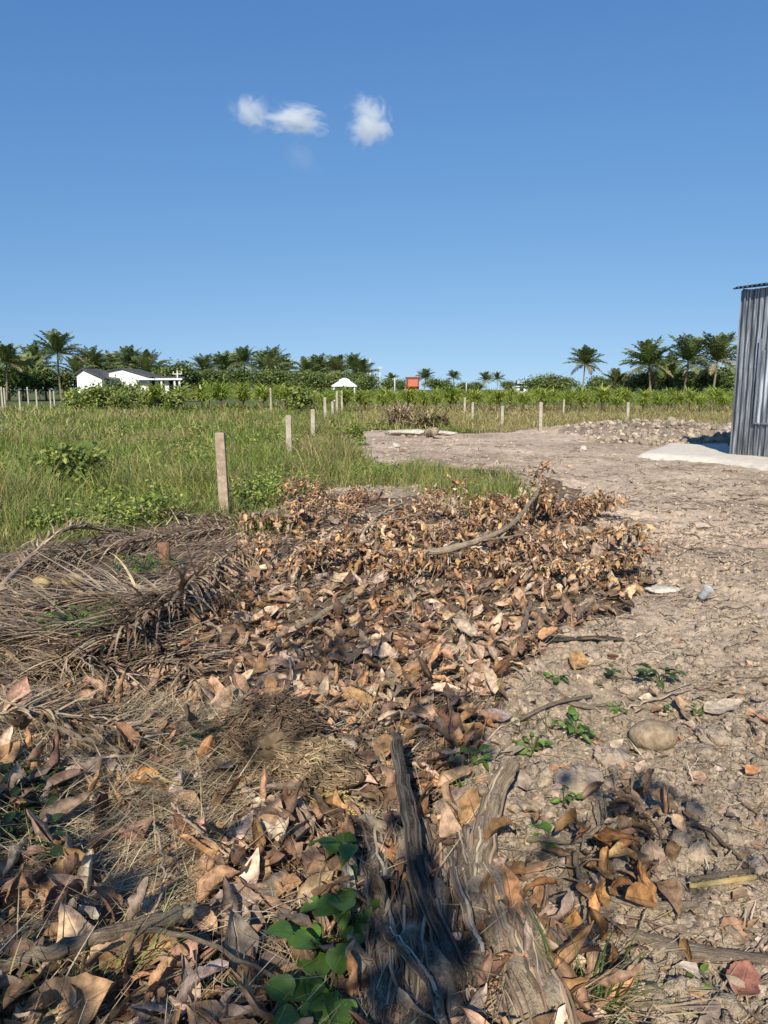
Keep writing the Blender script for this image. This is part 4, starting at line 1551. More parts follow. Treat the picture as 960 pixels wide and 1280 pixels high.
def straw():
    m = MB()
    for zone, N, r0, r1, pal, Lr, wr in ((STRAW, 60000, 1.5, 5.5, STRAWC, (0.08, 0.3), (0.0022, 0.0045)), (FROND, 16000, 3.0, 11, FRONDC, (0.12, 0.4), (0.005, 0.013)),
                                         (LITTER, 26000, 1.2, 10, STRAWC + FRONDC, (0.08, 0.3), (0.002, 0.0055))):
        x, y = litter_points(N, zone, r0, r1)
        n = len(x)
        flow = 0.6 + 2.2 * fbm(x * 0.9, y * 0.9, 181, 2)
        b = np.column_stack([x, y, terrain(x, y) + rng.uniform(0.005, 0.07, n)])
        az = flow + rng.normal(0, 0.7, n) + math.pi * rng.integers(0, 2, n)
        V = ribbons(b, az, rng.normal(1.35, 0.2, n), rng.normal(0.35, 0.35, n), rng.uniform(*Lr, n), rng.uniform(*wr, n) * np.where(np.hypot(x, y) > 5, 1.3, 1.0), k=6, twist=az + math.pi / 2 + rng.normal(0, 0.3, n))
        m.grids(V, pick(pal, n, 0.25))
    # loose straw and stalk scraps over the bare soil
    x, y = sample_ring(16000, 1.5, 22, 46)
    k = ~in_zone(x, y, GRASS, 0.3) & ~in_zone(x, y, LITTER, 0.2) & (rng.random(len(x)) < np.clip(0.5 + 1.8 * fbm(x * 0.7, y * 0.7, 187, 3), 0.05, 1))
    x, y = x[k], y[k]
    n = len(x)
    q = np.maximum(1, np.hypot(x, y) / 6)
    az = rng.normal(0.2, 0.8, n) + math.pi * rng.integers(0, 2, n)
    V = ribbons(np.column_stack([x, y, terrain(x, y) + 0.012]), az, rng.normal(1.5, 0.08, n), rng.normal(0.05, 0.15, n), rng.uniform(0.04, 0.16, n) * q ** 0.6, rng.uniform(0.003, 0.009, n) * q ** 0.6, k=5, twist=az + math.pi / 2 + rng.normal(0, 0.2, n))
    V[..., 2] = np.maximum(V[..., 2], terrain(V[..., 0], V[..., 1]) + 0.004)
    m.grids(V, pick(STRAWC + [(0.34, 0.26, 0.18), (0.5, 0.42, 0.3)], n, 0.22))
    tag(m.build('dry_straw', M_straw), 'tangled dry grass stems and frond shreds over the left of the pile', 'straw', kind='stuff')


straw()


def twigs():
    m = MB()
    x, y = sample_ring(15000, 1.2, 24, 46)
    k = ~in_zone(x, y, GRASS, 0.3) & (rng.random(len(x)) < np.where(np.hypot(x, y) < 5.5, 0.5, 1.0) * np.clip(0.7 + 1.5 * fbm(x * 0.8, y * 0.8, 231, 2), 0.15, 1))
    x, y = x[k], y[k]
    n = len(x)
    r = np.hypot(x, y)
    L = rng.uniform(0.05, 0.3, n) * np.where(r > 7, 1.5, 1.0)
    az = rng.normal(0.15, 0.9, n)
    t = np.linspace(-0.5, 0.5, 6)
    bend = rng.normal(0, 0.15, n)
    px_ = x[:, None] + L[:, None] * (t[None] * np.cos(az)[:, None] - bend[:, None] * (t[None] ** 2) * np.sin(az)[:, None]) + rng.normal(0, 0.04, (n, 6)) * L[:, None] * 0.5
    py_ = y[:, None] + L[:, None] * (t[None] * np.sin(az)[:, None] + bend[:, None] * (t[None] ** 2) * np.cos(az)[:, None])
    pz_ = terrain(px_, py_) + 0.006 + rng.uniform(0, 0.02, (n, 1)) + rng.normal(0, 0.1, (n, 1)) * L[:, None] * t[None]
    rad = (rng.uniform(0.0012, 0.005, n) * np.where(r > 7, 1.7, 1.0))[:, None] * np.linspace(1.2, 0.5, 6)[None]
    m.grids(vtubes(np.stack([px_, py_, pz_], -1), rad, 4), pick([(0.36, 0.29, 0.21), (0.26, 0.195, 0.14), (0.47, 0.39, 0.29), (0.40, 0.32, 0.22), (0.18, 0.13, 0.09)], n, 0.2))
    tag(m.build('twig_litter', M_twig), 'thin broken twigs and root ends strewn over the bare soil', 'twigs', kind='stuff')


twigs()


def clods():
    m = MB()
    x, y = sample_ring(80000, 1.25, 26, 46)
    x2, y2 = sample_ring(90000, 1.8, 9, 46)
    x, y = np.concatenate([x, x2]), np.concatenate([y, y2])
    k = ~in_zone(x, y, GRASS, 0.3) & ~(in_zone(x, y, LITTER, 0.3) & (rng.random(len(x)) < 0.9)) & ~(in_zone(x, y, FROND, 0.2)) & ~(in_zone(x, y, SAND, 0.1))
    k &= rng.random(len(x)) < np.clip(0.75 + 1.2 * fbm(x * 1.1, y * 1.1, 191, 3), 0.2, 1)
    x, y = x[k], y[k]
    n = len(x)
    r = np.hypot(x, y)
    t = sstep(3.5, 9, r)[:, None]
    c = (np.array([0.36, 0.285, 0.205]) * (1 - t) + np.array([0.46, 0.355, 0.255]) * t) * (1 + 0.2 * rng.standard_normal((n, 1)))
    big = rng.random(n) < 0.035
    mc = MB()
    for sel, sz, a_, b_ in ((big, rng.gamma(3.0, 0.0062, n).clip(0.008, 0.045), 9, 13), (~big, rng.gamma(2.0, 0.0036, n).clip(0.002, 0.018), 5, 7)):
        k_ = int(sel.sum())
        q = sz[sel] * np.where(r[sel] > 6, 1.3, 1.0)
        V = lumps(k_, q, 0.75, nv=a_, nu=b_, rough=0.5)
        V = V * (1 + 0.17 * rng.standard_normal(V.shape[:3]))[..., None]
        V[:, :, -1] = V[:, :, 0]
        V[:, 0] = V[:, :1, :1].mean(1)
        V[:, -1] = V[:, -1:, :1].mean(1)
        V = place(V, rotm(rng.uniform(0, 6.28, k_), rng.normal(0, 0.3, k_), rng.normal(0, 0.3, k_)), np.column_stack([x[sel], y[sel], terrain(x[sel], y[sel]) + q * 0.1]))
        (m if a_ > 6 else mc).grids(V, c[sel])
    tag(mc.build('soil_crumbs', M_clod, None, smooth=False), 'fine sharp crumbs of dry soil scattered over the bare ground', 'soil crumbs', kind='stuff')
    # coarse grey clods on the heap by the shed
    x, y = sample_ring(22000, 15, 34, 46)
    k = in_zone(x, y, HEAP, 0.5)
    x, y = x[k], y[k]
    n = len(x)
    s = rng.gamma(2.5, 0.022, n).clip(0.02, 0.13)
    V = place(lumps(n, s, 0.75, rough=0.5), rotm(rng.uniform(0, 6.28, n), rng.normal(0, 0.4, n), rng.normal(0, 0.4, n)), np.column_stack([x, y, terrain(x, y) + s * 0.2]))
    m.grids(V, np.array([0.38, 0.31, 0.23]) * (1 + 0.25 * rng.standard_normal((n, 1))))
    tag(m.build('soil_clods', M_clod), 'dry crumbled clods lying over the bare brown soil', 'soil clods', kind='stuff')
    # pale rubble by the brush heap
    m2 = MB()
    x, y = sample_ring(3000, 17, 30, 30)
    k = in_zone(x, y, RUBBLE, 0.4)
    x, y = x[k], y[k]
    n = len(x)
    s = rng.gamma(2, 0.018, n).clip(0.015, 0.1)
    m2.grids(place(lumps(n, s, 0.5, rough=0.5), rotm(rng.uniform(0, 6.28, n), 0, 0), np.column_stack([x, y, terrain(x, y) + s * 0.2])), np.ones((n, 3)) * np.array([0.36, 0.30, 0.23]) * rng.uniform(0.6, 1.35, (n, 1)))
    tag(m2.build('rubble', M_clod, None, smooth=False), 'pale broken rubble scattered along the end of the bare soil', 'rubble', kind='stuff')


clods()

# ------------------------------------------------------------------ individual large leaves
LEAFM = []
for s in range(14):
    L = rng.uniform(0.10, 0.155)
    V = leaf_grids(1, L, L * rng.uniform(0.24, 0.36), rng.normal(0.3, 1.0), rng.normal(1.2, 0.9), ripple=0.025, nv=18, nu=11, crumple=0.07)
    b = MB().grids(V, pick([BROWN[0], BROWN[1], BROWN[2], BROWN[4], BROWN[5]], 1, 0.08))
    b.tube(np.array([[-0.03, 0, 0.004], [-0.012, 0, 0.0], [0.01, 0, V[0, 1, 4, 2]]]), [0.0018, 0.0016, 0.001], 5, (0.3, 0.2, 0.1))
    me = b.mesh('dry_leaf')
    me.materials.append(M_leafobj)
    LEAFM.append(me)
cnt = 0
while cnt < 270:
    u = random.uniform(-20, 800)
    v = 640 + 640 * random.random() ** 1.0
    g = GT(u, v)
    if not bool(in_zone(np.array([g[0]]), np.array([g[1]]), LITTER, 0.25)[0]):
        continue
    o = bpy.data.objects.new('dry_leaf', LEAFM[cnt % 14])
    COL.objects.link(o)
    o.location = (g[0], g[1], g[2] + random.uniform(0.035, 0.07))
    o.rotation_euler = (random.gauss(0, 0.7), random.gauss(-0.1, 0.6), random.uniform(0, 6.28))
    sc = random.uniform(0.8, 1.35)
    o.scale = (sc, sc * random.uniform(0.75, 1.05), sc)
    tag(o, 'large curled brown dry leaf lying loose on top of the leaf pile', 'leaf', 'loose dry leaves on the pile')
    cnt += 1


def feature_leaf(u, v, L, W, col, rot, curl, roll, label, dz=0.06):
    g = GT(u, v, dz)
    V = leaf_grids(1, L, W, curl, roll, ripple=0.02, nv=20, nu=13, crumple=0.045)
    V[..., 0] -= L / 2
    b = MB().grids(V, np.array([col]) * 0.85)
    b.tube(np.array([[-L / 2 - 0.04, 0, V[0, 0, 5, 2] + 0.004], [-L / 2 - 0.01, 0, V[0, 0, 5, 2]], [-L / 2 + 0.01, 0, V[0, 1, 5, 2]]]), [0.002, 0.0018, 0.001], 5, (0.3, 0.2, 0.1))
    o = b.build('dry_leaf', M_leaf)
    o.location = g
    o.rotation_euler = rot
    tag(o, label, 'leaf', 'single leaves that stand out')


feature_leaf(24, 872, 0.20, 0.062, (0.47, 0.28, 0.20), (0.5, -1.0, 1.2), 0.4, 0.7, 'large pinkish leaf standing on edge at the left of the pile', 0.14)
feature_leaf(722, 826, 0.17, 0.065, (0.46, 0.27, 0.12), (0.35, -0.25, 1.2), 0.4, 0.9, 'broad light brown leaf alone at the soil edge of the pile', 0.05)
feature_leaf(625, 895, 0.13, 0.05, (0.36, 0.28, 0.24), (0.3, 0.1, 0.3), 0.3, 0.5, 'grey brown leaf lying flat right of the pile', 0.04)
feature_leaf(555, 915, 0.19, 0.07, (0.17, 0.125, 0.09), (0.4, -0.3, 2.2), 0.9, 1.3, 'leaf coloured dark as shade behind the dark stick', 0.08)  # dark colour paints a small patch of shadow
feature_leaf(435, 822, 0.20, 0.075, (0.10, 0.075, 0.06), (0.45, -0.2, 0.5), 0.8, 1.2, 'leaf coloured dark as shade in the middle of the pile', 0.08)  # near-black colour stands for a shadow patch on the pile
feature_leaf(400, 815, 0.17, 0.06, (0.12, 0.085, 0.065), (0.7, -0.5, 2.5), 0.8, 1.0, 'upright leaf coloured dark as shade beside the other dark leaf', 0.09)  # second leaf of the painted shadow patch
feature_leaf(620, 840, 0.16, 0.05, (0.36, 0.22, 0.10), (0.6, -0.9, 1.7), 0.9, 1.4, 'folded tan leaf at the end of the pale wood sliver', 0.07)
feature_leaf(90, 1090, 0.17, 0.055, (0.52, 0.31, 0.14), (0.45, -0.35, 1.0), 0.5, 0.6, 'tan oval leaf leaning in the straw above the branch', 0.09)
feature_leaf(20, 1120, 0.17, 0.07, (0.34, 0.2, 0.11), (0.5, -0.5, 1.9), 1.6, 1.9, 'rolled brown leaf among the dark weeds above the branch', 0.09)
feature_leaf(225, 1205, 0.15, 0.045, (0.43, 0.25, 0.17), (0.45, -0.5, 1.1), 0.3, 0.5, 'reddish oval leaf just under the snapped branch tip', 0.08)
feature_leaf(200, 1180, 0.14, 0.045, (0.45, 0.26, 0.12), (0.5, -0.2, 0.6), 0.6, 0.7, 'orange brown leaf under the snapped branch', 0.09)
feature_leaf(295, 1130, 0.17, 0.055, (0.45, 0.33, 0.25), (0.4, -0.1, 0.1), 0.3, 0.6, 'pale greyish brown leaf right of the snapped branch tip', 0.08)
feature_leaf(395, 1110, 0.15, 0.045, (0.5, 0.36, 0.2), (0.5, -0.2, 0.8), 0.9, 1.2, 'wrinkled tan leaf beside the small green sprout', 0.08)
feature_leaf(85, 1265, 0.24, 0.09, (0.42, 0.26, 0.14), (0.4, -0.3, 0.4), 0.6, 0.8, 'large brown leaf half covered by grass below the branch', 0.08)
feature_leaf(820, 1075, 0.17, 0.06, (0.38, 0.27, 0.19), (0.3, -0.2, 1.5), 0.3, 0.4, 'flat pale brown leaf on soil above the bark strip', 0.03)
feature_leaf(940, 963, 0.07, 0.028, (0.5, 0.24, 0.11), (0.3, -0.2, 0.5), 0.5, 0.9, 'small orange leaf on soil right of the round stone', 0.03)
feature_leaf(930, 1222, 0.11, 0.045, (0.30, 0.13, 0.09), (0.25, -0.2, 0.9), 0.4, 0.6, 'dark red leaf on soil below the long bark strip', 0.03)
feature_leaf(700, 965, 0.11, 0.035, (0.42, 0.19, 0.08), (0.3, -0.1, 0.1), 0.6, 1.2, 'small rusty leaf below the green weeds on soil', 0.03)
feature_leaf(645, 1190, 0.09, 0.035, (0.52, 0.17, 0.05), (0.7, -0.6, 1.6), 1.2, 1.6, 'bright orange crumpled leaf on the pale end of the log', 0.10)
feature_leaf(905, 883, 0.22, 0.05, (0.5, 0.40, 0.30), (0.2, -0.1, 0.2), 0.5, 0.5, 'long pale leaf lying across the soil above the round stone', 0.03)
feature_leaf(850, 880, 0.09, 0.05, (0.42, 0.27, 0.16), (0.5, -0.5, 1.6), 0.5, 0.7, 'upright small brown leaf beside the dark green weed', 0.05)
feature_leaf(955, 900, 0.12, 0.04, (0.42, 0.2, 0.12), (0.3, -0.2, 2.5), 0.6, 0.7, 'reddish leaf at the soil edge beside the long pale leaf', 0.03)
feature_leaf(765, 730, 0.15, 0.06, (0.48, 0.3, 0.13), (0.4, -1.1, 1.5), 0.4, 0.7, 'upright orange brown leaf at the soil end of the pile', 0.09)

# ------------------------------------------------------------------ cut leafy branches heaped at the far end and at the right foreground
def leafy_mesh(seed, nl, Lb, pal, hang=0.6, ll=(0.11, 0.17)):
    r = np.random.default_rng(seed)
    k = np.linspace(0, 1, 9)
    path = np.column_stack([Lb * k, 0.12 * Lb * np.sin(k * 2.2 + seed), 0.16 * Lb * np.sin(k * 2.6)])
    path += r.normal(0, 0.008, path.shape)
    st = MB().tube(path, 0.014 * (1 - 0.7 * k) + 0.002, 6, (0.2, 0.15, 0.1))
    for j in range(5):
        i = r.integers(2, 8)
        e = path[i] + np.array([0.18 * r.normal(0.8, 0.3), 0.22 * r.choice([-1, 1]) * r.uniform(0.5, 1), 0.14 * r.uniform(0, 1)])
        st.tube(np.array([path[i], (path[i] + e) / 2 + [0, 0, 0.03], e]), [0.006, 0.005, 0.003], 5, (0.2, 0.15, 0.1))
    tt = r.uniform(0.15, 1.0, nl)
    p = np.column_stack([np.interp(tt, k, path[:, j]) for j in range(3)]) + np.column_stack([r.normal(0, 0.05, nl), r.normal(0, 0.13, nl), r.uniform(-0.03, 0.13, nl)])
    L = r.uniform(*ll, nl)
    V = leaf_grids(nl, L, L * r.uniform(0.2, 0.32, nl), r.normal(-0.6, 1.0, nl), r.normal(1.5, 1.0, nl), ripple=0.03, nv=9, nu=6, crumple=0.08)
    V = place(V, rotm(r.uniform(0, 6.28, nl), r.normal(hang, 0.55, nl), r.normal(0, 0.6, nl)), p)
    fm = MB().grids(V, pick(pal, nl, 0.3))
    a, b = st.mesh('stem'), fm.mesh('foliage')
    a.materials.append(M_twig)
    b.materials.append(M_leaf)
    return a, b


LEAFY = [leafy_mesh(700 + s, 85, 0.85, ORANGE + BROWN, hang=0.9, ll=(0.08, 0.15)) for s in range(6)]


def leafy(i, u, v, rz, tilt, label, group, sc=1.0, dz=0.0):
    g = GT(u, v)
    root = empty('leafy_branch', (g[0], g[1], g[2] + 0.03 + dz), rz, label, 'branch', group)
    root.rotation_euler = (0, -tilt, rz)
    root.scale = (sc, sc, sc)
    a, b = LEAFY[i % 6]
    part_from('stem', a, root)
    part_from('foliage', b, root)
    return root


for i in range(38):
    t = i / 38
    u = 330 + 400 * random.random()
    v = 642 + 105 * random.random() ** 1.3 - (18 if u < 470 else 0)
    leafy(i, u, v, random.uniform(0, 6.28), random.uniform(0.0, 0.35), 'cut branch with dead curled orange brown leaves heaped at the far end of the pile', 'leafy branches heaped at the far end', random.uniform(0.55, 0.85))
for i, (u, v, rz, tl, sc, lab) in enumerate([
        (685, 655, 1.4, 1.15, 0.75, 'tallest dead leafy branch, standing upright at the right peak of the pile'),
        (725, 665, 0.4, 0.7, 0.6, 'dead leafy branch leaning right beside the tallest one'),
        (575, 655, 2.2, 1.25, 0.6, 'thin dead leafy branch standing upright behind the long branch'),
        (522, 655, 1.0, 1.2, 0.42, 'small dead leafy branch standing upright near the middle of the pile'),
        (405, 650, 2.4, 0.9, 0.5, 'dead leafy branch leaning over the back left crest of the pile'),
        (430, 655, 0.8, 0.9, 0.5, 'dead leafy branch leaning right over the back crest of the pile'),
        (310, 715, 0.9, 0.5, 0.55, 'dead leafy branch hanging over the dark hollow under the grass tuft'),
        (285, 800, 1.2, 0.7, 0.4, 'dead leafy branch with rolled dark leaves beside the dead fronds'),
        (365, 608, 1.2, 1.2, 0.25, 'sprig of bright orange dead leaves standing in the grass'),
        (655, 720, 0.2, 0.5, 0.7, 'dead leafy branch with broad tan leaves in front of the right peak'),
        (745, 720, -0.4, 0.3, 0.65, 'dead leafy branch spread on the soil at the right end of the pile')]):
    leafy(i + 3, u, v, rz, tl, lab, 'leafy branches that stand out', sc)
# hanging cluster of brown leaves at the right foreground
cl = leafy_mesh(740, 26, 0.45, [(0.36, 0.19, 0.07), (0.28, 0.14, 0.055), (0.42, 0.24, 0.1), (0.2, 0.11, 0.05)], hang=1.0, ll=(0.10, 0.17))
g = GT(730, 1120)
root = empty('leafy_branch', (g[0] + 0.02, g[1] + 0.06, g[2] + 0.10), 2.6, 'drooping cluster of glossy brown leaves right of the fibrous log', 'branch', 'leafy branches that stand out')
root.rotation_euler = (0, 0.15, -1.9)
part_from('stem', cl[0], root, sc=0.62)
part_from('foliage', cl[1], root, sc=0.85)
for (u, v, rz, sd, lab) in ((690, 1110, 0.4, 741, 'dull dark brown leafy branch lying above the drooping cluster'), (730, 1060, 0.1, 742, 'flat grey brown leafy branch lying on the soil above the log fork')):
    cm = leafy_mesh(sd, 26, 0.4, [(0.22, 0.14, 0.08), (0.28, 0.19, 0.12), (0.17, 0.11, 0.07)], hang=0.2, ll=(0.10, 0.16))
    g = GT(u, v)
    root = empty('leafy_branch', (g[0], g[1], g[2] + 0.03), rz, lab, 'branch', 'leafy branches that stand out')
    part_from('stem', cm[0], root, sc=0.6)
    part_from('foliage', cm[1], root, sc=0.8)

# ------------------------------------------------------------------ dead palm fronds
def frond(px_path, label, lift, ll=0.7, n=50, w=0.022, pal=FRONDC, droop=0.25, rr=0.018):
    pts = np.array([GT(u, v) for u, v in px_path])
    k = np.linspace(0, 1, n)
    kk = np.linspace(0, 1, len(pts))
    c = np.column_stack([np.interp(k, kk, pts[:, j]) for j in range(2)])
    for _ in range(3):
        c[1:-1] = (c[:-2] + 2 * c[1:-1] + c[2:]) / 4
    z = terrain(c[:, 0], c[:, 1]) + 0.03 + lift * np.sin(np.pi * np.clip(k * 0.9 + 0.05, 0, 1))
    for _ in range(8):
        z[1:-1] = np.maximum((z[:-2] + 2 * z[1:-1] + z[2:]) / 4, terrain(c[1:-1, 0], c[1:-1, 1]) + 0.02)
    c = np.column_stack([c, z])
    org = c[0].copy()
    root = empty('palm_frond', org, 0, label, 'palm frond', 'dead palm fronds')
    c = c - org
    MB().tube(c, rr * (1.2 - 0.95 * k), 6, (0.33, 0.25, 0.17)).build('rachis', M_frond, root)
    m = MB()
    T = np.gradient(c, axis=0)
    for sg in (-1, 1):
        for rep in range(2):
            q = np.arange(4, n)
            a0 = np.arctan2(T[q, 1], T[q, 0]) + sg * rng.normal(0.5, 0.16, len(q))
            L = ll * np.sin(np.pi * np.clip(k[q] * 0.8 + 0.18, 0, 1)) ** 0.6 * rng.uniform(0.55, 1.15, len(q))
            V = ribbons(c[q] + rng.normal(0, 0.006, (len(q), 3)), a0, rng.normal(1.25, 0.22, len(q)), rng.normal(droop + 0.35, 0.3, len(q)), L, w * rng.uniform(0.6, 1.3, len(q)), k=7, twist=a0 + math.pi / 2 + rng.normal(0, 0.4, len(q)))
            # keep leaflets out of the soil
            zz = terrain(V[..., 0] + org[0], V[..., 1] + org[1]) - org[2] + 0.004
            V[..., 2] = np.maximum(V[..., 2], zz)
            m.grids(V, pick(pal, len(q), 0.22))
    m.build('leaflets', M_frond, root)


frond([(330, 655), (240, 672), (150, 690), (60, 712), (-60, 730)], 'dead palm frond arching along the grass edge below the brown post', 0.06)
frond([(320, 690), (262, 735), (215, 790), (140, 830), (40, 850)], 'thick dead palm frond running down the left side of the leaf pile', 0.15, n=70, ll=0.55, rr=0.026)
frond([(300, 720), (220, 760), (130, 800), (30, 812), (-60, 815)], 'dead palm frond lying between the coconuts and the leaf pile', 0.03, n=60)
frond([(140, 770), (190, 820), (235, 850), (260, 880)], 'short dead frond with pale combed leaflets beside the leaf pile', 0.05, ll=0.4)
frond([(250, 760), (150, 755), (60, 765), (-60, 770)], 'dead frond stretched flat behind the two coconuts', 0.02)
frond([(-60, 800), (60, 830), (150, 855), (230, 860)], 'flattened grey dead frond above the pinkish leaf', 0.02)
frond([(130, 655), (200, 650), (290, 660), (340, 680)], 'dead palm frond ending at the foot of the brown post', 0.06, ll=0.45)
frond([(-40, 905), (40, 915), (120, 935), (200, 960)], 'broken frond stalk with splinters above the straw heap', 0.08, ll=0.3)
frond([(0, 745), (60, 700), (100, 680), (160, 672)], 'bare brown frond stalk curving up at the grass edge', 0.16, ll=0.25, rr=0.024)


def brush(u, v, hx, hy, hh, n, pal, label, rz=0.0):
    """A hump of dead stems and leaf strips drooping from its top."""
    g = GT(u, v)
    root = empty('brush_heap', g, rz, label, 'brush heap', 'far brush heaps')
    a = rng.uniform(0, 6.28, n)
    q = np.sqrt(rng.random(n))
    b = np.column_stack([hx * q * np.cos(a), hy * q * np.sin(a), hh * (1 - q ** 2) * rng.uniform(0.3, 1.0, n)])
    V = ribbons(b, a + rng.normal(0, 0.6, n), rng.uniform(0.2, 1.4, n), rng.uniform(0.6, 2.0, n), rng.uniform(0.4, 1.0, n), rng.uniform(0.03, 0.07, n), k=6)
    V[..., 2] = np.maximum(V[..., 2], -0.05)
    MB().grids(V, pick(pal, n, 0.25)).build('leaf_strips', M_frond, root)['kind'] = 'stuff'
    k = 16
    P0 = np.column_stack([rng.uniform(-hx, hx, k), rng.uniform(-hy, hy, k), rng.uniform(0.05, hh * 0.6, k)])
    d = rng.normal(0, 0.5, (k, 3)) + np.array([0, 0, 0.25])
    t = np.linspace(0, 1, 6)
    MB().grids(vtubes(P0[:, None] + d[:, None] * t[None, :, None] * 0.7, np.full((k, 6), 0.02), 6), pick([(0.3, 0.22, 0.15), (0.2, 0.14, 0.09)], k)).build('stems', M_twig, root)


brush(500, 534, 0.55, 0.5, 0.75, 420, [(0.40, 0.28, 0.19), (0.30, 0.21, 0.13), (0.24, 0.21, 0.09), (0.46, 0.36, 0.26)], 'rounded heap of reddish brown dead stems, left of the two brush heaps')
brush(538, 536, 0.75, 0.5, 0.55, 420, [(0.25, 0.22, 0.09), (0.33, 0.27, 0.13), (0.18, 0.15, 0.07), (0.4, 0.34, 0.18)], 'longer olive brown heap of dead fronds, right of the two brush heaps')


# ------------------------------------------------------------------ branches, logs, sticks
def smooth_path(P0, n):
    P0 = np.asarray(P0, float)
    k = np.linspace(0, len(P0) - 1, n)
    out = []
    for t in k:
        i = int(min(math.floor(t), len(P0) - 2))
        f = t - i
        p0, p1, p2, p3 = P0[max(i - 1, 0)], P0[i], P0[i + 1], P0[min(i + 2, len(P0) - 1)]
        out.append(0.5 * ((2 * p1) + (-p0 + p2) * f + (2 * p0 - 5 * p1 + 4 * p2 - p3) * f * f + (-p0 + 3 * p1 - 3 * p2 + p3) * f ** 3))
    return np.array(out)


def stick(name, pts, r0, r1, material, label, cat='branch', group=None, forks=(), seg=9, lump=0.06, wob=0.004):
    """pts: (u, v, height above the soil)."""
    W = np.array([GT(u, v, h) for u, v, h in pts])
    org = W[0].copy()
    root = empty(name, org, 0, label, cat, group)
    n = max(14, 7 * len(pts))
    c = smooth_path(W - org, n) + np.vstack([np.zeros(3), rng.normal(0, wob, (n - 2, 3)), np.zeros(3)])
    MB().tube(c, np.linspace(r0, r1, n) * (1 + 0.08 * np.sin(np.arange(n) * 1.3)), seg, (0.3, 0.24, 0.17), rough=0.05, lump=lump).build('stem', material, root)
    for fk in forks:
        fp, fr0, fr1 = fk[0], fk[1], fk[2]
        fm = fk[3] if len(fk) > 3 else material
        Fw = np.array([GT(u, v, h) for u, v, h in fp]) - org
        nf = 14
        cf = smooth_path(Fw, nf) + np.vstack([np.zeros(3), rng.normal(0, wob * 0.7, (nf - 2, 3)), np.zeros(3)])
        MB().tube(cf, np.linspace(fr0, fr1, nf), 7, (0.3, 0.24, 0.17), rough=0.05, lump=lump).build('side_branch', fm, root)
    return root


M_twigp = plain('dry_twig', (0.33, 0.255, 0.175), rough=0.8, vary=0.35, scale=30, bump=0.5, bscale=100)
stick('fallen_branch', [(525, 693, 0.14), (585, 680, 0.23), (640, 655, 0.30), (675, 612, 0.42)], 0.034, 0.017, M_palebark, 'long pale branch rising to the right out of the leaf pile', forks=[([(600, 676, 0.24), (630, 672, 0.26), (655, 668, 0.28)], 0.014, 0.006)])
stick('fallen_branch', [(440, 690, 0.2), (462, 655, 0.28), (480, 640, 0.32), (505, 628, 0.36)], 0.014, 0.007, M_twigp, 'thin forked branch leaning up behind the middle of the pile', forks=[([(462, 655, 0.28), (490, 650, 0.32), (530, 640, 0.34)], 0.008, 0.004)])
stick('fallen_branch', [(372, 785, 0.10), (400, 768, 0.13), (440, 745, 0.15)], 0.02, 0.016, M_palebark, 'short straight stick lying across the middle of the leaves')
stick('fallen_branch', [(644, 806, 0.08), (655, 780, 0.11), (664, 752, 0.13)], 0.024, 0.014, M_bark, 'stubby grey stick at the right side of the leaf pile')
stick('fallen_branch', [(300, 1105, 0.02), (400, 1085, 0.04), (520, 1100, 0.03)], 0.007, 0.004, M_twigp, 'thin twig lying across in front of the husk lumps')
stick('fallen_branch', [(-20, 1215, 0.09), (60, 1190, 0.12), (150, 1165, 0.14), (232, 1142, 0.15)], 0.019, 0.022, M_bark, 'snapped brown branch lying across the near left corner', forks=[([(170, 1160, 0.14), (240, 1172, 0.15), (330, 1215, 0.12), (400, 1260, 0.09)], 0.008, 0.004, M_palebark), ([(228, 1142, 0.15), (240, 1138, 0.17), (244, 1128, 0.18)], 0.020, 0.003, M_wood)])
stick('fallen_branch', [(190, 1020, 0.10), (200, 1060, 0.12), (205, 1110, 0.13), (160, 1215, 0.05)], 0.005, 0.003, M_twigp, 'long thin curved twig hanging down over the snapped branch')
stick('fallen_branch', [(215, 1005, 0.12), (250, 1040, 0.13), (300, 1080, 0.06)], 0.005, 0.003, M_twigp, 'thin twig slanting right from the straw heap')
stick('fallen_branch', [(60, 905, 0.12), (110, 925, 0.12), (150, 940, 0.09)], 0.012, 0.009, M_bark, 'broken stalk slanting above the straw heap')
stick('fallen_branch', [(20, 955, 0.06), (90, 948, 0.09), (190, 945, 0.07)], 0.009, 0.006, M_twigp, 'straight stalk lying level above the dark weeds')
stick('fallen_branch', [(30, 965, 0.05), (90, 962, 0.07), (100, 955, 0.09)], 0.016, 0.016, M_wood, 'short pale split stalk beside the dark weeds')
stick('fallen_branch', [(190, 968, 0.11), (225, 980, 0.11)], 0.006, 0.006, M_yellowwood, 'short bright yellow stalk stub in the straw heap')
stick('fallen_branch', [(-10, 870, 0.14), (60, 890, 0.12), (150, 900, 0.12)], 0.006, 0.004, M_twigp, 'thin stalk running right from under the pinkish leaf')
stick('fallen_branch', [(590, 800, 0.03), (680, 795, 0.04), (760, 800, 0.03)], 0.010, 0.006, M_bark, 'thin branch lying along the soil edge of the pile')
stick('fallen_branch', [(780, 885, 0.02), (840, 868, 0.03), (930, 850, 0.02)], 0.006, 0.004, M_twigp, 'thin twig pointing right on the soil beside the green weed')
stick('fallen_branch', [(660, 1048, 0.04), (720, 1050, 0.05), (790, 1035, 0.03)], 0.010, 0.006, M_palebark, 'pale curved twig above the drooping leaf cluster')
stick('fallen_branch', [(800, 1035, 0.03), (870, 1030, 0.05), (910, 1060, 0.03), (935, 1085, 0.02)], 0.007, 0.005, M_bark, 'bent twig on the soil above the yellow bamboo')
stick('fallen_branch', [(880, 1225, 0.02), (920, 1255, 0.02), (970, 1290, 0.02)], 0.005, 0.003, M_palebark, 'thin pale twig at the bottom of the bare soil')
# flat pieces


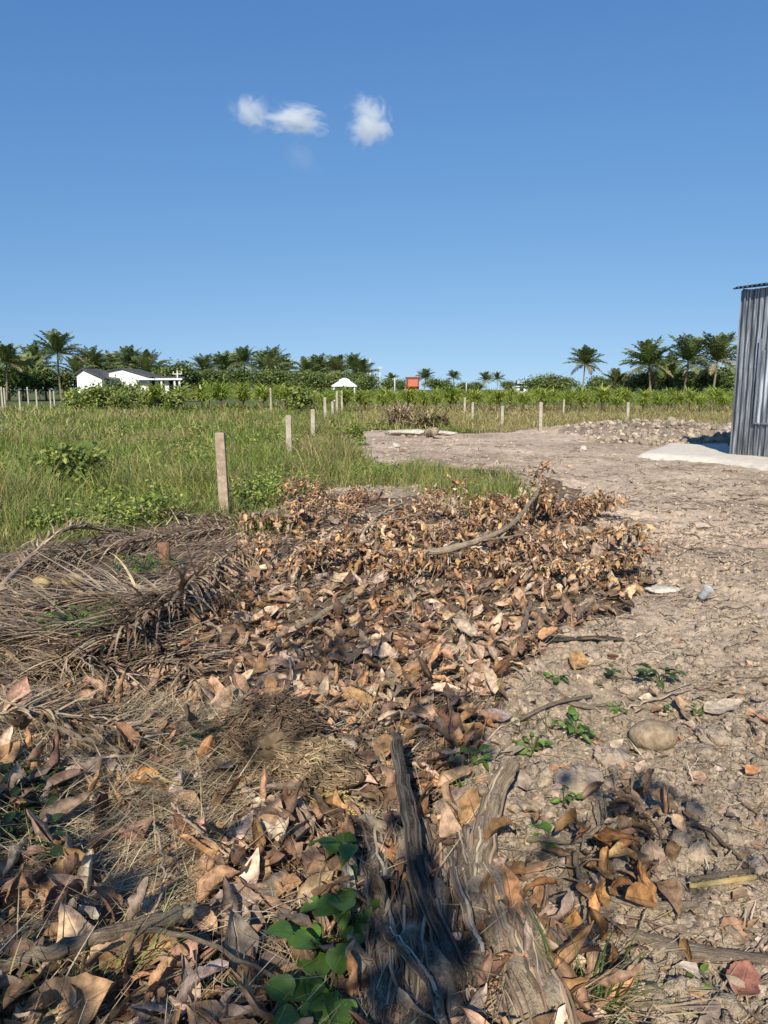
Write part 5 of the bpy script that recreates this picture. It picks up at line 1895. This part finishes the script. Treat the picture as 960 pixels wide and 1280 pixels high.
def strip(name, pts, w, th, material, label, cat):
    W = np.array([GT(u, v, h) for u, v, h in pts])
    org = W[0].copy()
    n = 22
    c = smooth_path(W - org, n)
    T = np.gradient(c, axis=0)
    T /= np.linalg.norm(T, axis=1, keepdims=True)
    S = np.cross(T, [0, 0, 1.0])
    S /= np.linalg.norm(S, axis=1, keepdims=True)
    k = np.linspace(0, 1, n)
    ww = w * (0.55 + 0.45 * np.sin(np.pi * k) ** 0.5)[:, None] * (1 + 0.1 * rng.standard_normal((n, 1)))
    up = np.array([0, 0, 1.0])
    prof = [(-1, 0.0), (-0.6, 0.5), (0, 0.75), (0.6, 0.5), (1, 0.0), (0.6, -0.4), (0, -0.5), (-0.6, -0.4), (-1, 0.0)]
    V = np.stack([c + S * ww * a + up * th * b for a, b in prof], 1)
    e0 = np.repeat(V[:1].mean(1, keepdims=True), 9, 1)
    e1 = np.repeat(V[-1:].mean(1, keepdims=True), 9, 1)
    V = np.concatenate([e0, V, e1], 0)
    o = MB().grids(V[None], (0.4, 0.3, 0.2)).build(name, material, None, loc=org)
    tag(o, label, cat, 'wood pieces on the soil')
    return o


strip('wood_strip', [(862, 1108, 0.03), (905, 1102, 0.035), (945, 1096, 0.03)], 0.011, 0.014, M_yellowwood, 'split yellow bamboo piece lying on the bare soil', 'bamboo')
strip('wood_strip', [(862, 1100, 0.045), (905, 1093, 0.05), (943, 1088, 0.045)], 0.008, 0.012, M_bark, 'brown sliver lying along the top of the yellow bamboo', 'wood')
strip('bark_strip', [(762, 1122, 0.02), (815, 1132, 0.03), (872, 1130, 0.02)], 0.018, 0.016, M_palebark, 'pale curved bark strip beside the drooping leaf cluster', 'bark')
strip('bark_strip', [(775, 1160, 0.02), (850, 1185, 0.03), (965, 1200, 0.02)], 0.030, 0.012, M_bark, 'long dark bark strip lying across the lower soil', 'bark')
strip('bark_strip', [(560, 825, 0.05), (590, 822, 0.07), (612, 815, 0.08)], 0.030, 0.02, M_palebark, 'pale wood sliver at the right side of the leaf pile', 'wood')
strip('bark_strip', [(690, 800, 0.02), (750, 797, 0.03), (780, 800, 0.02)], 0.03, 0.014, M_darkwood, 'dark flat wood piece on the soil edge of the pile', 'wood')
strip('bark_strip', [(640, 905, 0.03), (690, 880, 0.04), (740, 870, 0.03)], 0.014, 0.012, M_bark, 'weathered bark sliver among the green weeds', 'bark')
strip('bark_strip', [(690, 862, 0.02), (720, 880, 0.03), (770, 885, 0.02)], 0.03, 0.014, M_bark, 'broad bark piece beside the broad light brown leaf', 'bark')

# the forked log in the near foreground
def log():
    pts = [(540, 1310, 0.10), (530, 1180, 0.11), (520, 1090, 0.13), (505, 1020, 0.16)]
    W = np.array([GT(u, v, h) for u, v, h in pts])
    org = GT(540, 1310, 0)
    root = empty('fibrous_log', org, 0, 'grey brown fibrous forked log with one dark stick and a paler root', 'log')

    def limb(name, pts, r0, r1, material, lump=0.10, seg=14):
        Wp = np.array([GT(u, v, h) for u, v, h in pts]) - org
        n = 26
        c = smooth_path(Wp, n) + rng.normal(0, 0.003, (n, 3))
        rad = np.linspace(r0, r1, n) * (1 + 0.07 * np.sin(np.arange(n) * 0.9))
        o = MB().tube(c, rad, seg, (0.3, 0.24, 0.17), rough=0.06, lump=lump).build(name, material, root)
        # splinters and fibres lying along the grain
        k = int(1000 * r0) + 20
        T = np.gradient(c, axis=0)
        T /= np.linalg.norm(T, axis=1, keepdims=True)
        A = np.cross(T, [0.3, 0.2, 0.93])
        A /= np.linalg.norm(A, axis=1, keepdims=True)
        B = np.cross(T, A)
        i0 = rng.uniform(0, n - 6, k)
        ln = rng.uniform(2.5, 9, k)
        ii = np.clip(i0[:, None] + ln[:, None] * np.linspace(0, 1, 8)[None], 0, n - 1)
        idx = np.arange(n)

        def at(a_):
            return np.stack([np.interp(ii.ravel(), idx, a_[:, q]).reshape(ii.shape) for q in range(3)], -1)
        rr = np.interp(ii.ravel(), idx, rad).reshape(ii.shape)[..., None] * (1.03 + np.abs(rng.normal(0, 0.05, (k, 1, 1))) + 0.2 * rng.uniform(0, 1, (k, 1, 1)) * np.linspace(0, 1, 8)[None, :, None] ** 3)
        an = rng.uniform(0, 6.28, (k, 1, 1)) + rng.normal(0, 0.25, (k, 1, 1)) * np.linspace(0, 1, 8)[None, :, None]
        Q = at(c) + rr * (np.cos(an) * at(A) + np.sin(an) * at(B))
        pal = {'pale_bark': [(0.44, 0.35, 0.24), (0.3, 0.22, 0.14), (0.2, 0.14, 0.09)], 'dark_wood': [(0.05, 0.042, 0.034), (0.12, 0.10, 0.08)]}.get(material.name, [(0.34, 0.265, 0.19), (0.2, 0.15, 0.105), (0.11, 0.08, 0.056), (0.42, 0.34, 0.25)])
        MB().grids(vtubes(Q, np.full((k, 8), 0.0032) * rng.uniform(0.5, 2.0, (k, 1)), 4), pick(pal, k, 0.25)).build('grain_fibres', M_straw, o)['kind'] = 'stuff'
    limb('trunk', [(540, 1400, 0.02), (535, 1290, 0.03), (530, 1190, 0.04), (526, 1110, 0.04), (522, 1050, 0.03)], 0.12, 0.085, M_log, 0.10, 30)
    limb('upright_stick', [(572, 1230, 0.10), (545, 1160, 0.14), (522, 1100, 0.17), (512, 1020, 0.20), (502, 965, 0.23), (495, 920, 0.25)], 0.026, 0.017, M_darkwood)
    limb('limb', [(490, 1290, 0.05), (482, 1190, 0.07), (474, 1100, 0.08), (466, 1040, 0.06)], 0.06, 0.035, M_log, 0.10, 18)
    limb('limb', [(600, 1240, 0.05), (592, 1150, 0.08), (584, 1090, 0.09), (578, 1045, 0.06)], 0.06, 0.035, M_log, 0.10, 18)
    limb('pale_limb', [(594, 1130, 0.09), (602, 1060, 0.13), (615, 1005, 0.15), (642, 952, 0.14)], 0.042, 0.026, M_palebark, 0.10, 20)
    limb('pale_limb', [(705, 1390, 0.02), (672, 1270, 0.05), (640, 1170, 0.07), (604, 1085, 0.08)], 0.10, 0.06, M_palebark, 0.10, 30)
    limb('root', [(690, 1300, 0.09), (655, 1210, 0.13), (622, 1130, 0.14)], 0.02, 0.01, M_palebark)
    limb('root', [(480, 1160, 0.14), (530, 1220, 0.17), (560, 1290, 0.15)], 0.012, 0.007, M_log)
    limb('root', [(560, 1060, 0.12), (575, 1120, 0.16), (605, 1190, 0.14)], 0.012, 0.007, M_bark)
    # fibres and rootlets
    m = MB()
    n = 450
    base = []
    for _ in range(n):
        u, v = random.uniform(450, 650), random.uniform(1020, 1300)
        base.append(GT(u, v, random.uniform(0.04, 0.15)) - org)
    base = np.array(base)
    V = ribbons(base, rng.normal(1.5, 0.7, n) + math.pi * rng.integers(0, 2, n), rng.normal(1.1, 0.4, n), rng.normal(0.5, 0.6, n), rng.uniform(0.03, 0.12, n), rng.uniform(0.001, 0.003, n), k=6)
    m.grids(V, pick([(0.12, 0.095, 0.07), (0.2, 0.16, 0.12), (0.07, 0.055, 0.04), (0.3, 0.25, 0.18)], n, 0.2))
    m.build('fibres', M_straw, root)['kind'] = 'stuff'
    return root


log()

# ------------------------------------------------------------------ stones, husks, coconuts, stumps, litter
def lump_obj(name, u, v, size, flat, material, label, cat, group=None, dz=0.0, rough=0.18, nv=36, nu=52, rz=0.0, stretch=1.0):
    g = GT(u, v)
    V = lumps(1, size, flat, nv=nv, nu=nu, rough=rough)
    V[..., 0] *= stretch
    if rough > 0.15:
        q = V / size
        nz = fbm(q[..., 0] * 3 + q[..., 2] * 2.1, q[..., 1] * 3 - q[..., 2] * 1.7, int(u), 4) + 0.6 * fbm(q[..., 0] * 9, q[..., 2] * 9 + q[..., 1] * 5, int(v), 2)
        V = V * (1 + rough * nz)[..., None]
    o = MB().grids(V).build(name, material, None, loc=(g[0], g[1], g[2] + dz))
    o.rotation_euler[2] = rz
    tag(o, label, cat, group)
    return o


lump_obj('round_stone', 816, 930, 0.086, 1.0, M_stone, 'round grey brown stone half sunk in the soil', 'stone', dz=0.04, rough=0.03)
lump_obj('dry_coconut', 54, 744, 0.062, 0.95, M_coco, 'yellowish dry coconut nearest the left edge of the fronds', 'coconut', 'dry coconuts', dz=0.10, rough=0.1)
lump_obj('dry_coconut', 92, 741, 0.06, 0.75, M_coco, 'greenish tan dry coconut right beside the yellowish one', 'coconut', 'dry coconuts', dz=0.10, rough=0.1, stretch=1.25)
def husk(u, v, size, flat, material, label, n, pal, **kw):
    """A split husk: an ovoid body wrapped by long coarse fibres that run from end to end."""
    kw.setdefault('stretch', 1.15)
    o = lump_obj('coconut_husk', u, v, size, flat, material, label, 'husk', 'coconut husks', **kw)
    st = kw['stretch']
    k = 12
    f = rng.uniform(-0.4, math.pi + 0.4, n)
    t0 = rng.uniform(0.1, 2.2, n)
    t1 = np.minimum(t0 + rng.uniform(0.4, 1.6, n), 3.1)
    t = t0[:, None] + (t1 - t0)[:, None] * np.linspace(0, 1, k)[None]
    ff = f[:, None] + rng.normal(0, 0.45, (n, 1)) * np.linspace(-1, 1, k)[None] + rng.normal(0, 0.06, (n, k))
    rr = size * (1.02 + np.abs(rng.normal(0, 0.05, (n, 1))) + 0.3 * np.linspace(-1, 1, k)[None] ** 4 * rng.uniform(0, 1.0, (n, 1)) ** 3 + rng.normal(0, 0.015, (n, k)))
    Q = np.stack([rr * st * 1.05 * np.cos(t), rr * np.sin(t) * np.cos(ff), rr * flat * np.sin(t) * np.sin(ff)], -1)
    MB().grids(vtubes(Q, np.full((n, k), 0.0022) * rng.uniform(0.5, 1.8, (n, 1)), 4), pick(pal, n, 0.3)).build('fibres', M_straw, o)['kind'] = 'stuff'
    return o


husk(345, 940, 0.15, 0.85, M_husk, 'large dark fibrous coconut husk in the middle of the pile', 420, [(0.15, 0.10, 0.06), (0.21, 0.145, 0.085), (0.09, 0.062, 0.04)], dz=0.09, rough=0.1)
husk(398, 985, 0.12, 0.75, M_husk, 'lighter fibrous husk overlapping the large dark one', 380, [(0.27, 0.19, 0.105), (0.2, 0.14, 0.08), (0.34, 0.25, 0.14)], dz=0.09, rough=0.1, stretch=1.3, rz=-0.5)
husk(420, 1025, 0.06, 0.6, M_husk, 'yellow tinged husk piece at the near end of the husks', 200, [(0.42, 0.32, 0.1), (0.3, 0.22, 0.1)], dz=0.05, rough=0.12, stretch=1.4, rz=-0.3)
lump_obj('pale_slab', 514, 544, 0.42, 0.3, M_rubble, 'long white broken slab at the foot of the brush heap', 'slab', 'white slabs', dz=0.08, rough=0.22, stretch=1.5)
lump_obj('pale_slab', 555, 544, 0.32, 0.28, M_rubble, 'smaller white broken slab right of the long one', 'slab', 'white slabs', dz=0.08, rough=0.22, stretch=1.4)
lump_obj('pale_stone', 495, 560, 0.12, 0.7, M_rubble, 'white stone alone on the soil in front of the white slabs', 'stone', dz=0.06, rough=0.25)
lump_obj('pale_stone', 729, 564, 0.11, 0.8, M_rubble, 'pale stone on the bare soil in front of the grey heap', 'stone', dz=0.06, rough=0.25)
lump_obj('pale_stone', 440, 548, 0.2, 0.5, M_rubble, 'pale stone at the grass end of the rubble strip', 'stone', dz=0.05, rough=0.25)
lump_obj('white_scrap', 829, 740, 0.06, 0.35, M_rubble, 'crumpled white scrap lying left of the plastic cup', 'scrap', dz=0.02, rough=0.3, stretch=1.6)
lump_obj('dirt_clod', 765, 950, 0.09, 0.6, M_dirt, 'large crumbly clod just below left of the round stone', 'clod', 'large clods', dz=0.01, rough=0.4)
lump_obj('dirt_clod', 893, 930, 0.06, 0.6, M_dirt, 'large crumbly clod right of the round stone', 'clod', 'large clods', dz=0.01, rough=0.4)
lump_obj('dirt_clod', 720, 985, 0.09, 0.5, M_dirt, 'large crumbly clod beside the rusty leaf', 'clod', 'large clods', dz=0.01, rough=0.4)
# stump and stake
g = GT(207, 712)
MBs = MB().tube([(0, 0, -0.05), (0.0, 0, 0.08), (-0.005, 0, 0.16), (-0.008, 0, 0.235), (-0.008, 0, 0.245)], [0.045, 0.046, 0.05, 0.055, 0.04], 16, rough=0.04, lump=0.06)
o = MBs.build('cut_stump', M_stump, None, loc=(g[0], g[1], g[2]))
tag(o, 'short reddish brown cut stump standing among the dead fronds', 'stump')
g = GT(180, 652)
o = MB().tube([(0, 0, -0.05), (0.005, 0, 0.10), (0.0, 0, 0.20)], [0.022, 0.02, 0.02], 8, rough=0.05).build('wooden_stake', M_bark, None, loc=(g[0], g[1], g[2]))
tag(o, 'short thin grey stake in the grass left of the brown post', 'stake')
# fallen log piece on the brush heap
stick('fallen_log', [(533, 541, 0.15), (538, 540, 0.2), (544, 539, 0.28)], 0.11, 0.13, M_palebark, 'short pale log end sticking out of the olive brush heap', 'log')
# plastic cup
m, nt, n, l, o = mat('clear_plastic')
bs = n.new('ShaderNodeBsdfPrincipled')
bs.inputs['Base Color'].default_value = (0.75, 0.8, 0.82, 1)
bs.inputs['Roughness'].default_value = 0.15
bs.inputs['Transmission Weight'].default_value = 0.55
l.new(bs.outputs[0], o.inputs['Surface'])
g = GT(876, 752)
th = np.linspace(0, 2 * math.pi, 25)
prof = [(0.001, 0.004), (0.030, 0.0), (0.033, 0.02), (0.034, 0.05), (0.038, 0.09), (0.041, 0.115), (0.044, 0.118), (0.041, 0.112), (0.036, 0.09), (0.031, 0.02), (0.028, 0.006), (0.001, 0.006)]
V = np.array([[(r_ * math.cos(a), r_ * math.sin(a), z_) for a in th] for r_, z_ in prof]) * 0.85
o = MB().grids(V[None]).build('plastic_cup', m, None, loc=(g[0], g[1], g[2] + 0.03))
o.rotation_euler = (0.5, 0.35, 0)
tag(o, 'clear plastic cup dropped on the bare soil', 'cup')


# ------------------------------------------------------------------ green plants in the foreground
def weed(u, v, n, size, spread, height, label, pal, group='green weeds', wide=0.36, name='green_weed', dz=0.0):
    g = GT(u, v, dz)
    root = empty(name, g, random.uniform(0, 6.28), label, 'weed', group)
    az = rng.uniform(0, 6.28, n)
    hh = height * rng.uniform(0.35, 1.0, n)
    rad = spread * rng.uniform(0.2, 1.0, n)
    tip = np.column_stack([rad * np.cos(az), rad * np.sin(az), hh])
    k = np.linspace(0, 1, 5)
    path = np.stack([tip[:, None, 0] * k[None] ** 1.3, tip[:, None, 1] * k[None] ** 1.3, tip[:, None, 2] * np.sin(k[None] * 1.57)], -1)
    MB().grids(vtubes(path, np.full((n, 5), 0.0016), 5), (0.12, 0.16, 0.05)).build('stem', M_grass, root)
    L = size * rng.uniform(0.7, 1.2, n)
    V = leaf_grids(n, L, L * wide, rng.normal(-0.5, 0.4, n), rng.normal(0.5, 0.3, n), nv=9, nu=7, ripple=0.015, shape=0.65)
    V = place(V, rotm(az + rng.normal(0, 0.5, n), rng.normal(0.1, 0.35, n), rng.normal(0, 0.3, n)), tip)
    MB().grids(V, pick(pal, n, 0.15)).build('leaves', M_green, root)


DG = [(0.045, 0.085, 0.025), (0.035, 0.065, 0.02), (0.06, 0.10, 0.03)]
DG2 = [(0.03, 0.058, 0.018), (0.022, 0.042, 0.014), (0.045, 0.075, 0.024)]
LG = [(0.10, 0.19, 0.03), (0.13, 0.22, 0.04), (0.08, 0.15, 0.025)]
weed(825, 858, 16, 0.065, 0.10, 0.09, 'dark green broad leaved weed, the largest on the bare soil', DG)
weed(766, 852, 9, 0.045, 0.07, 0.07, 'small dark green weed left of the largest soil weed', DG)
weed(720, 920, 16, 0.05, 0.08, 0.08, 'bright green weed clump left of the round stone', LG)
weed(695, 855, 12, 0.04, 0.06, 0.06, 'small yellow green weed beside the broad light brown leaf', LG)
weed(666, 945, 14, 0.04, 0.06, 0.10, 'thin green weed left of the bright soil weeds', LG)
weed(777, 893, 8, 0.035, 0.05, 0.05, 'tiny green weed just above the round stone', LG)
weed(832, 890, 7, 0.035, 0.05, 0.05, 'tiny green weed right above the round stone', LG)
weed(870, 893, 6, 0.03, 0.04, 0.04, 'tiny green weed under the long pale leaf', LG)
weed(588, 965, 12, 0.05, 0.06, 0.10, 'green sprig between the dark stick and the pale limb', LG)
weed(705, 1005, 8, 0.035, 0.05, 0.05, 'tiny green weed on soil below the rusty leaf', LG)
weed(685, 1055, 8, 0.045, 0.06, 0.05, 'small green weed beside the pale curved twig', LG)
weed(870, 1225, 5, 0.03, 0.04, 0.03, 'tiny green seedling on the lower bare soil', LG)
weed(405, 1195, 10, 0.09, 0.09, 0.10, 'big bright green creeper leaves left of the fibrous log', LG, wide=0.48, dz=0.07)
weed(428, 1090, 8, 0.08, 0.05, 0.12, 'upright green sprout above the creeper leaves', LG, wide=0.34, dz=0.07)
weed(438, 1160, 8, 0.08, 0.06, 0.08, 'green creeper leaves against the left side of the log', LG, wide=0.42, dz=0.07)
weed(420, 1245, 8, 0.085, 0.07, 0.06, 'green creeper leaves below the big creeper leaves', LG, wide=0.48, dz=0.07)
weed(385, 1285, 7, 0.085, 0.06, 0.06, 'green creeper leaves at the bottom edge near the log', LG, wide=0.5, dz=0.07)
weed(255, 940, 20, 0.05, 0.09, 0.10, 'blue green weed at the left of the dark husk', DG)
weed(105, 790, 90, 0.045, 0.30, 0.14, 'low green weed growing through the dead fronds', LG + DG, dz=0.09)
weed(180, 715, 70, 0.05, 0.28, 0.14, 'green weed beside the reddish stump', LG + DG, dz=0.09)
for k, (u, v, lab) in enumerate([(10, 985, 'dark green leafy plant, uppermost at the left edge'), (35, 1020, 'dark green leafy plant beside the straw heap'), (0, 1060, 'dark green leafy plant in the middle of the left edge'),
                                 (35, 1085, 'dark green leafy plant above the rolled brown leaf'), (-30, 1020, 'dark green leafy plant cut by the left edge')]):
    weed(u, v, 38, 0.05, 0.14, 0.12, lab, DG2, group='dark leafy plants at the left', wide=0.42, name='leafy_plant')
weed(260, 1265, 20, 0.05, 0.12, 0.06, 'low green weed at the bottom edge under dry grass', DG)


def tuft(u, v, n, L, spread, label, pal, lean=None, w=(0.004, 0.009)):
    g = GT(u, v)
    b = np.column_stack([rng.normal(0, spread, n), rng.normal(0, spread, n), np.zeros(n)])
    az = rng.uniform(0, 6.28, n) if lean is None else rng.normal(lean, 0.6, n)
    V = ribbons(b, az, np.abs(rng.normal(0.4, 0.25, n)), np.abs(rng.normal(0.9, 0.4, n)), L * rng.uniform(0.5, 1.1, n), rng.uniform(*w, n), k=8)
    o = MB().grids(V, pick(pal, n, 0.2)).build('grass_tuft', M_grass, None, loc=g)
    tag(o, label, 'grass tuft', 'grass tufts in the pile')


GT_PAL = [(0.09, 0.15, 0.03), (0.13, 0.19, 0.04), (0.06, 0.11, 0.025)]
tuft(725, 1285, 46, 0.26, 0.03, 'green grass tuft under the drooping brown leaf cluster', GT_PAL)
tuft(745, 1268, 24, 0.24, 0.02, 'green grass blades arching right from under the leaf cluster', GT_PAL, lean=0.2)
tuft(60, 1270, 40, 0.26, 0.06, 'grass tuft at the bottom left corner', GT_PAL + TANS[:1])
tuft(150, 1235, 22, 0.30, 0.04, 'yellow green grass blades crossing the snapped branch', [(0.3, 0.32, 0.1), (0.17, 0.22, 0.06), (0.4, 0.36, 0.16)], lean=0.5)
tuft(325, 1285, 22, 0.2, 0.05, 'thin dry grass tuft at the bottom edge', TANS + GT_PAL[:1])
tuft(480, 985, 26, 0.2, 0.03, 'thin yellow green grass beside the dark stick', [(0.26, 0.25, 0.1), (0.16, 0.18, 0.06), (0.4, 0.34, 0.18)])
tuft(575, 1010, 20, 0.16, 0.03, 'short green grass between the log limbs', GT_PAL)
tuft(665, 915, 30, 0.14, 0.05, 'low dull green grass right of the leaf pile', [(0.1, 0.11, 0.04), (0.14, 0.14, 0.06)])
tuft(322, 668, 130, 0.3, 0.10, 'yellow green grass tuft on the crest of the pile behind the fronds', [(0.25, 0.26, 0.07), (0.16, 0.2, 0.05), (0.32, 0.28, 0.1)])


# ------------------------------------------------------------------ unseen tree added behind the camera: boughs placed to shade chosen near spots
def added_shade_tree():
    foot = np.array([-3.9, -4.6])
    root = empty('broadleaf_tree', (foot[0], foot[1], -0.05), 0, 'added sparse tree outside the frame, shaped so its shade dapples the near ground', 'tree')
    k = 1.0 / -ld[2]
    tr = MB().tube([(0, 0, -0.1), (0.08, 0.05, 1.2), (0.2, 0.1, 2.4), (0.35, 0.2, 3.4)], [0.17, 0.14, 0.11, 0.07], 10, rough=0.04)
    V_, C_ = [], []
    # (spot on the ground that the bough shades, height of the bough, radius, leaves)
    for (u, v, h, rad, n) in ((15, 1020, 3.6, 0.22, 70), (-10, 1160, 3.3, 0.24, 60), (90, 1270, 3.2, 0.2, 26), (500, 1190, 3.7, 0.16, 44), (515, 1270, 3.5, 0.16, 34), (495, 1090, 3.8, 0.15, 24), (480, 1030, 3.9, 0.12, 8),
                              (560, 1110, 3.8, 0.07, 10), (735, 1045, 4.0, 0.20, 26), (870, 1025, 4.1, 0.24, 20), (345, 925, 4.2, 0.28, 26), (430, 815, 4.5, 0.22, 60), (560, 905, 4.3, 0.16, 32), (285, 760, 4.6, 0.22, 60)):
        g = GT(u, v)
        p = g - ld * (h - g[2]) * k
        p = p - np.array([foot[0], foot[1], -0.05])
        b0 = np.array([0.3, 0.15, 2.6 + 0.15 * (h - 3.2)])
        mid = (b0 + p) / 2 + np.array([0, 0, 0.25])
        tr.tube(smooth_path([b0, mid, p], 10), np.linspace(0.035, 0.008, 10), 6)
        q = p + rng.standard_normal((n, 3)) * rad * np.array([0.75, 0.75, 0.5])
        L = rng.uniform(0.07, 0.14, n)
        V = place(leaf_grids(n, L, L * 0.3, rng.normal(-0.4, 0.4, n), rng.normal(0.4, 0.3, n), nv=5, nu=3), rotm(rng.uniform(0, 6.28, n), rng.normal(0.3, 0.5, n), rng.normal(0, 0.5, n)), q)
        V_.append(V)
        C_.append(pick([(0.06, 0.10, 0.03), (0.09, 0.13, 0.035)], n))
    tr.build('trunk', M_bark, root)
    MB().grids(np.concatenate(V_), np.concatenate(C_)).build('crown', M_crown, root)


added_shade_tree()
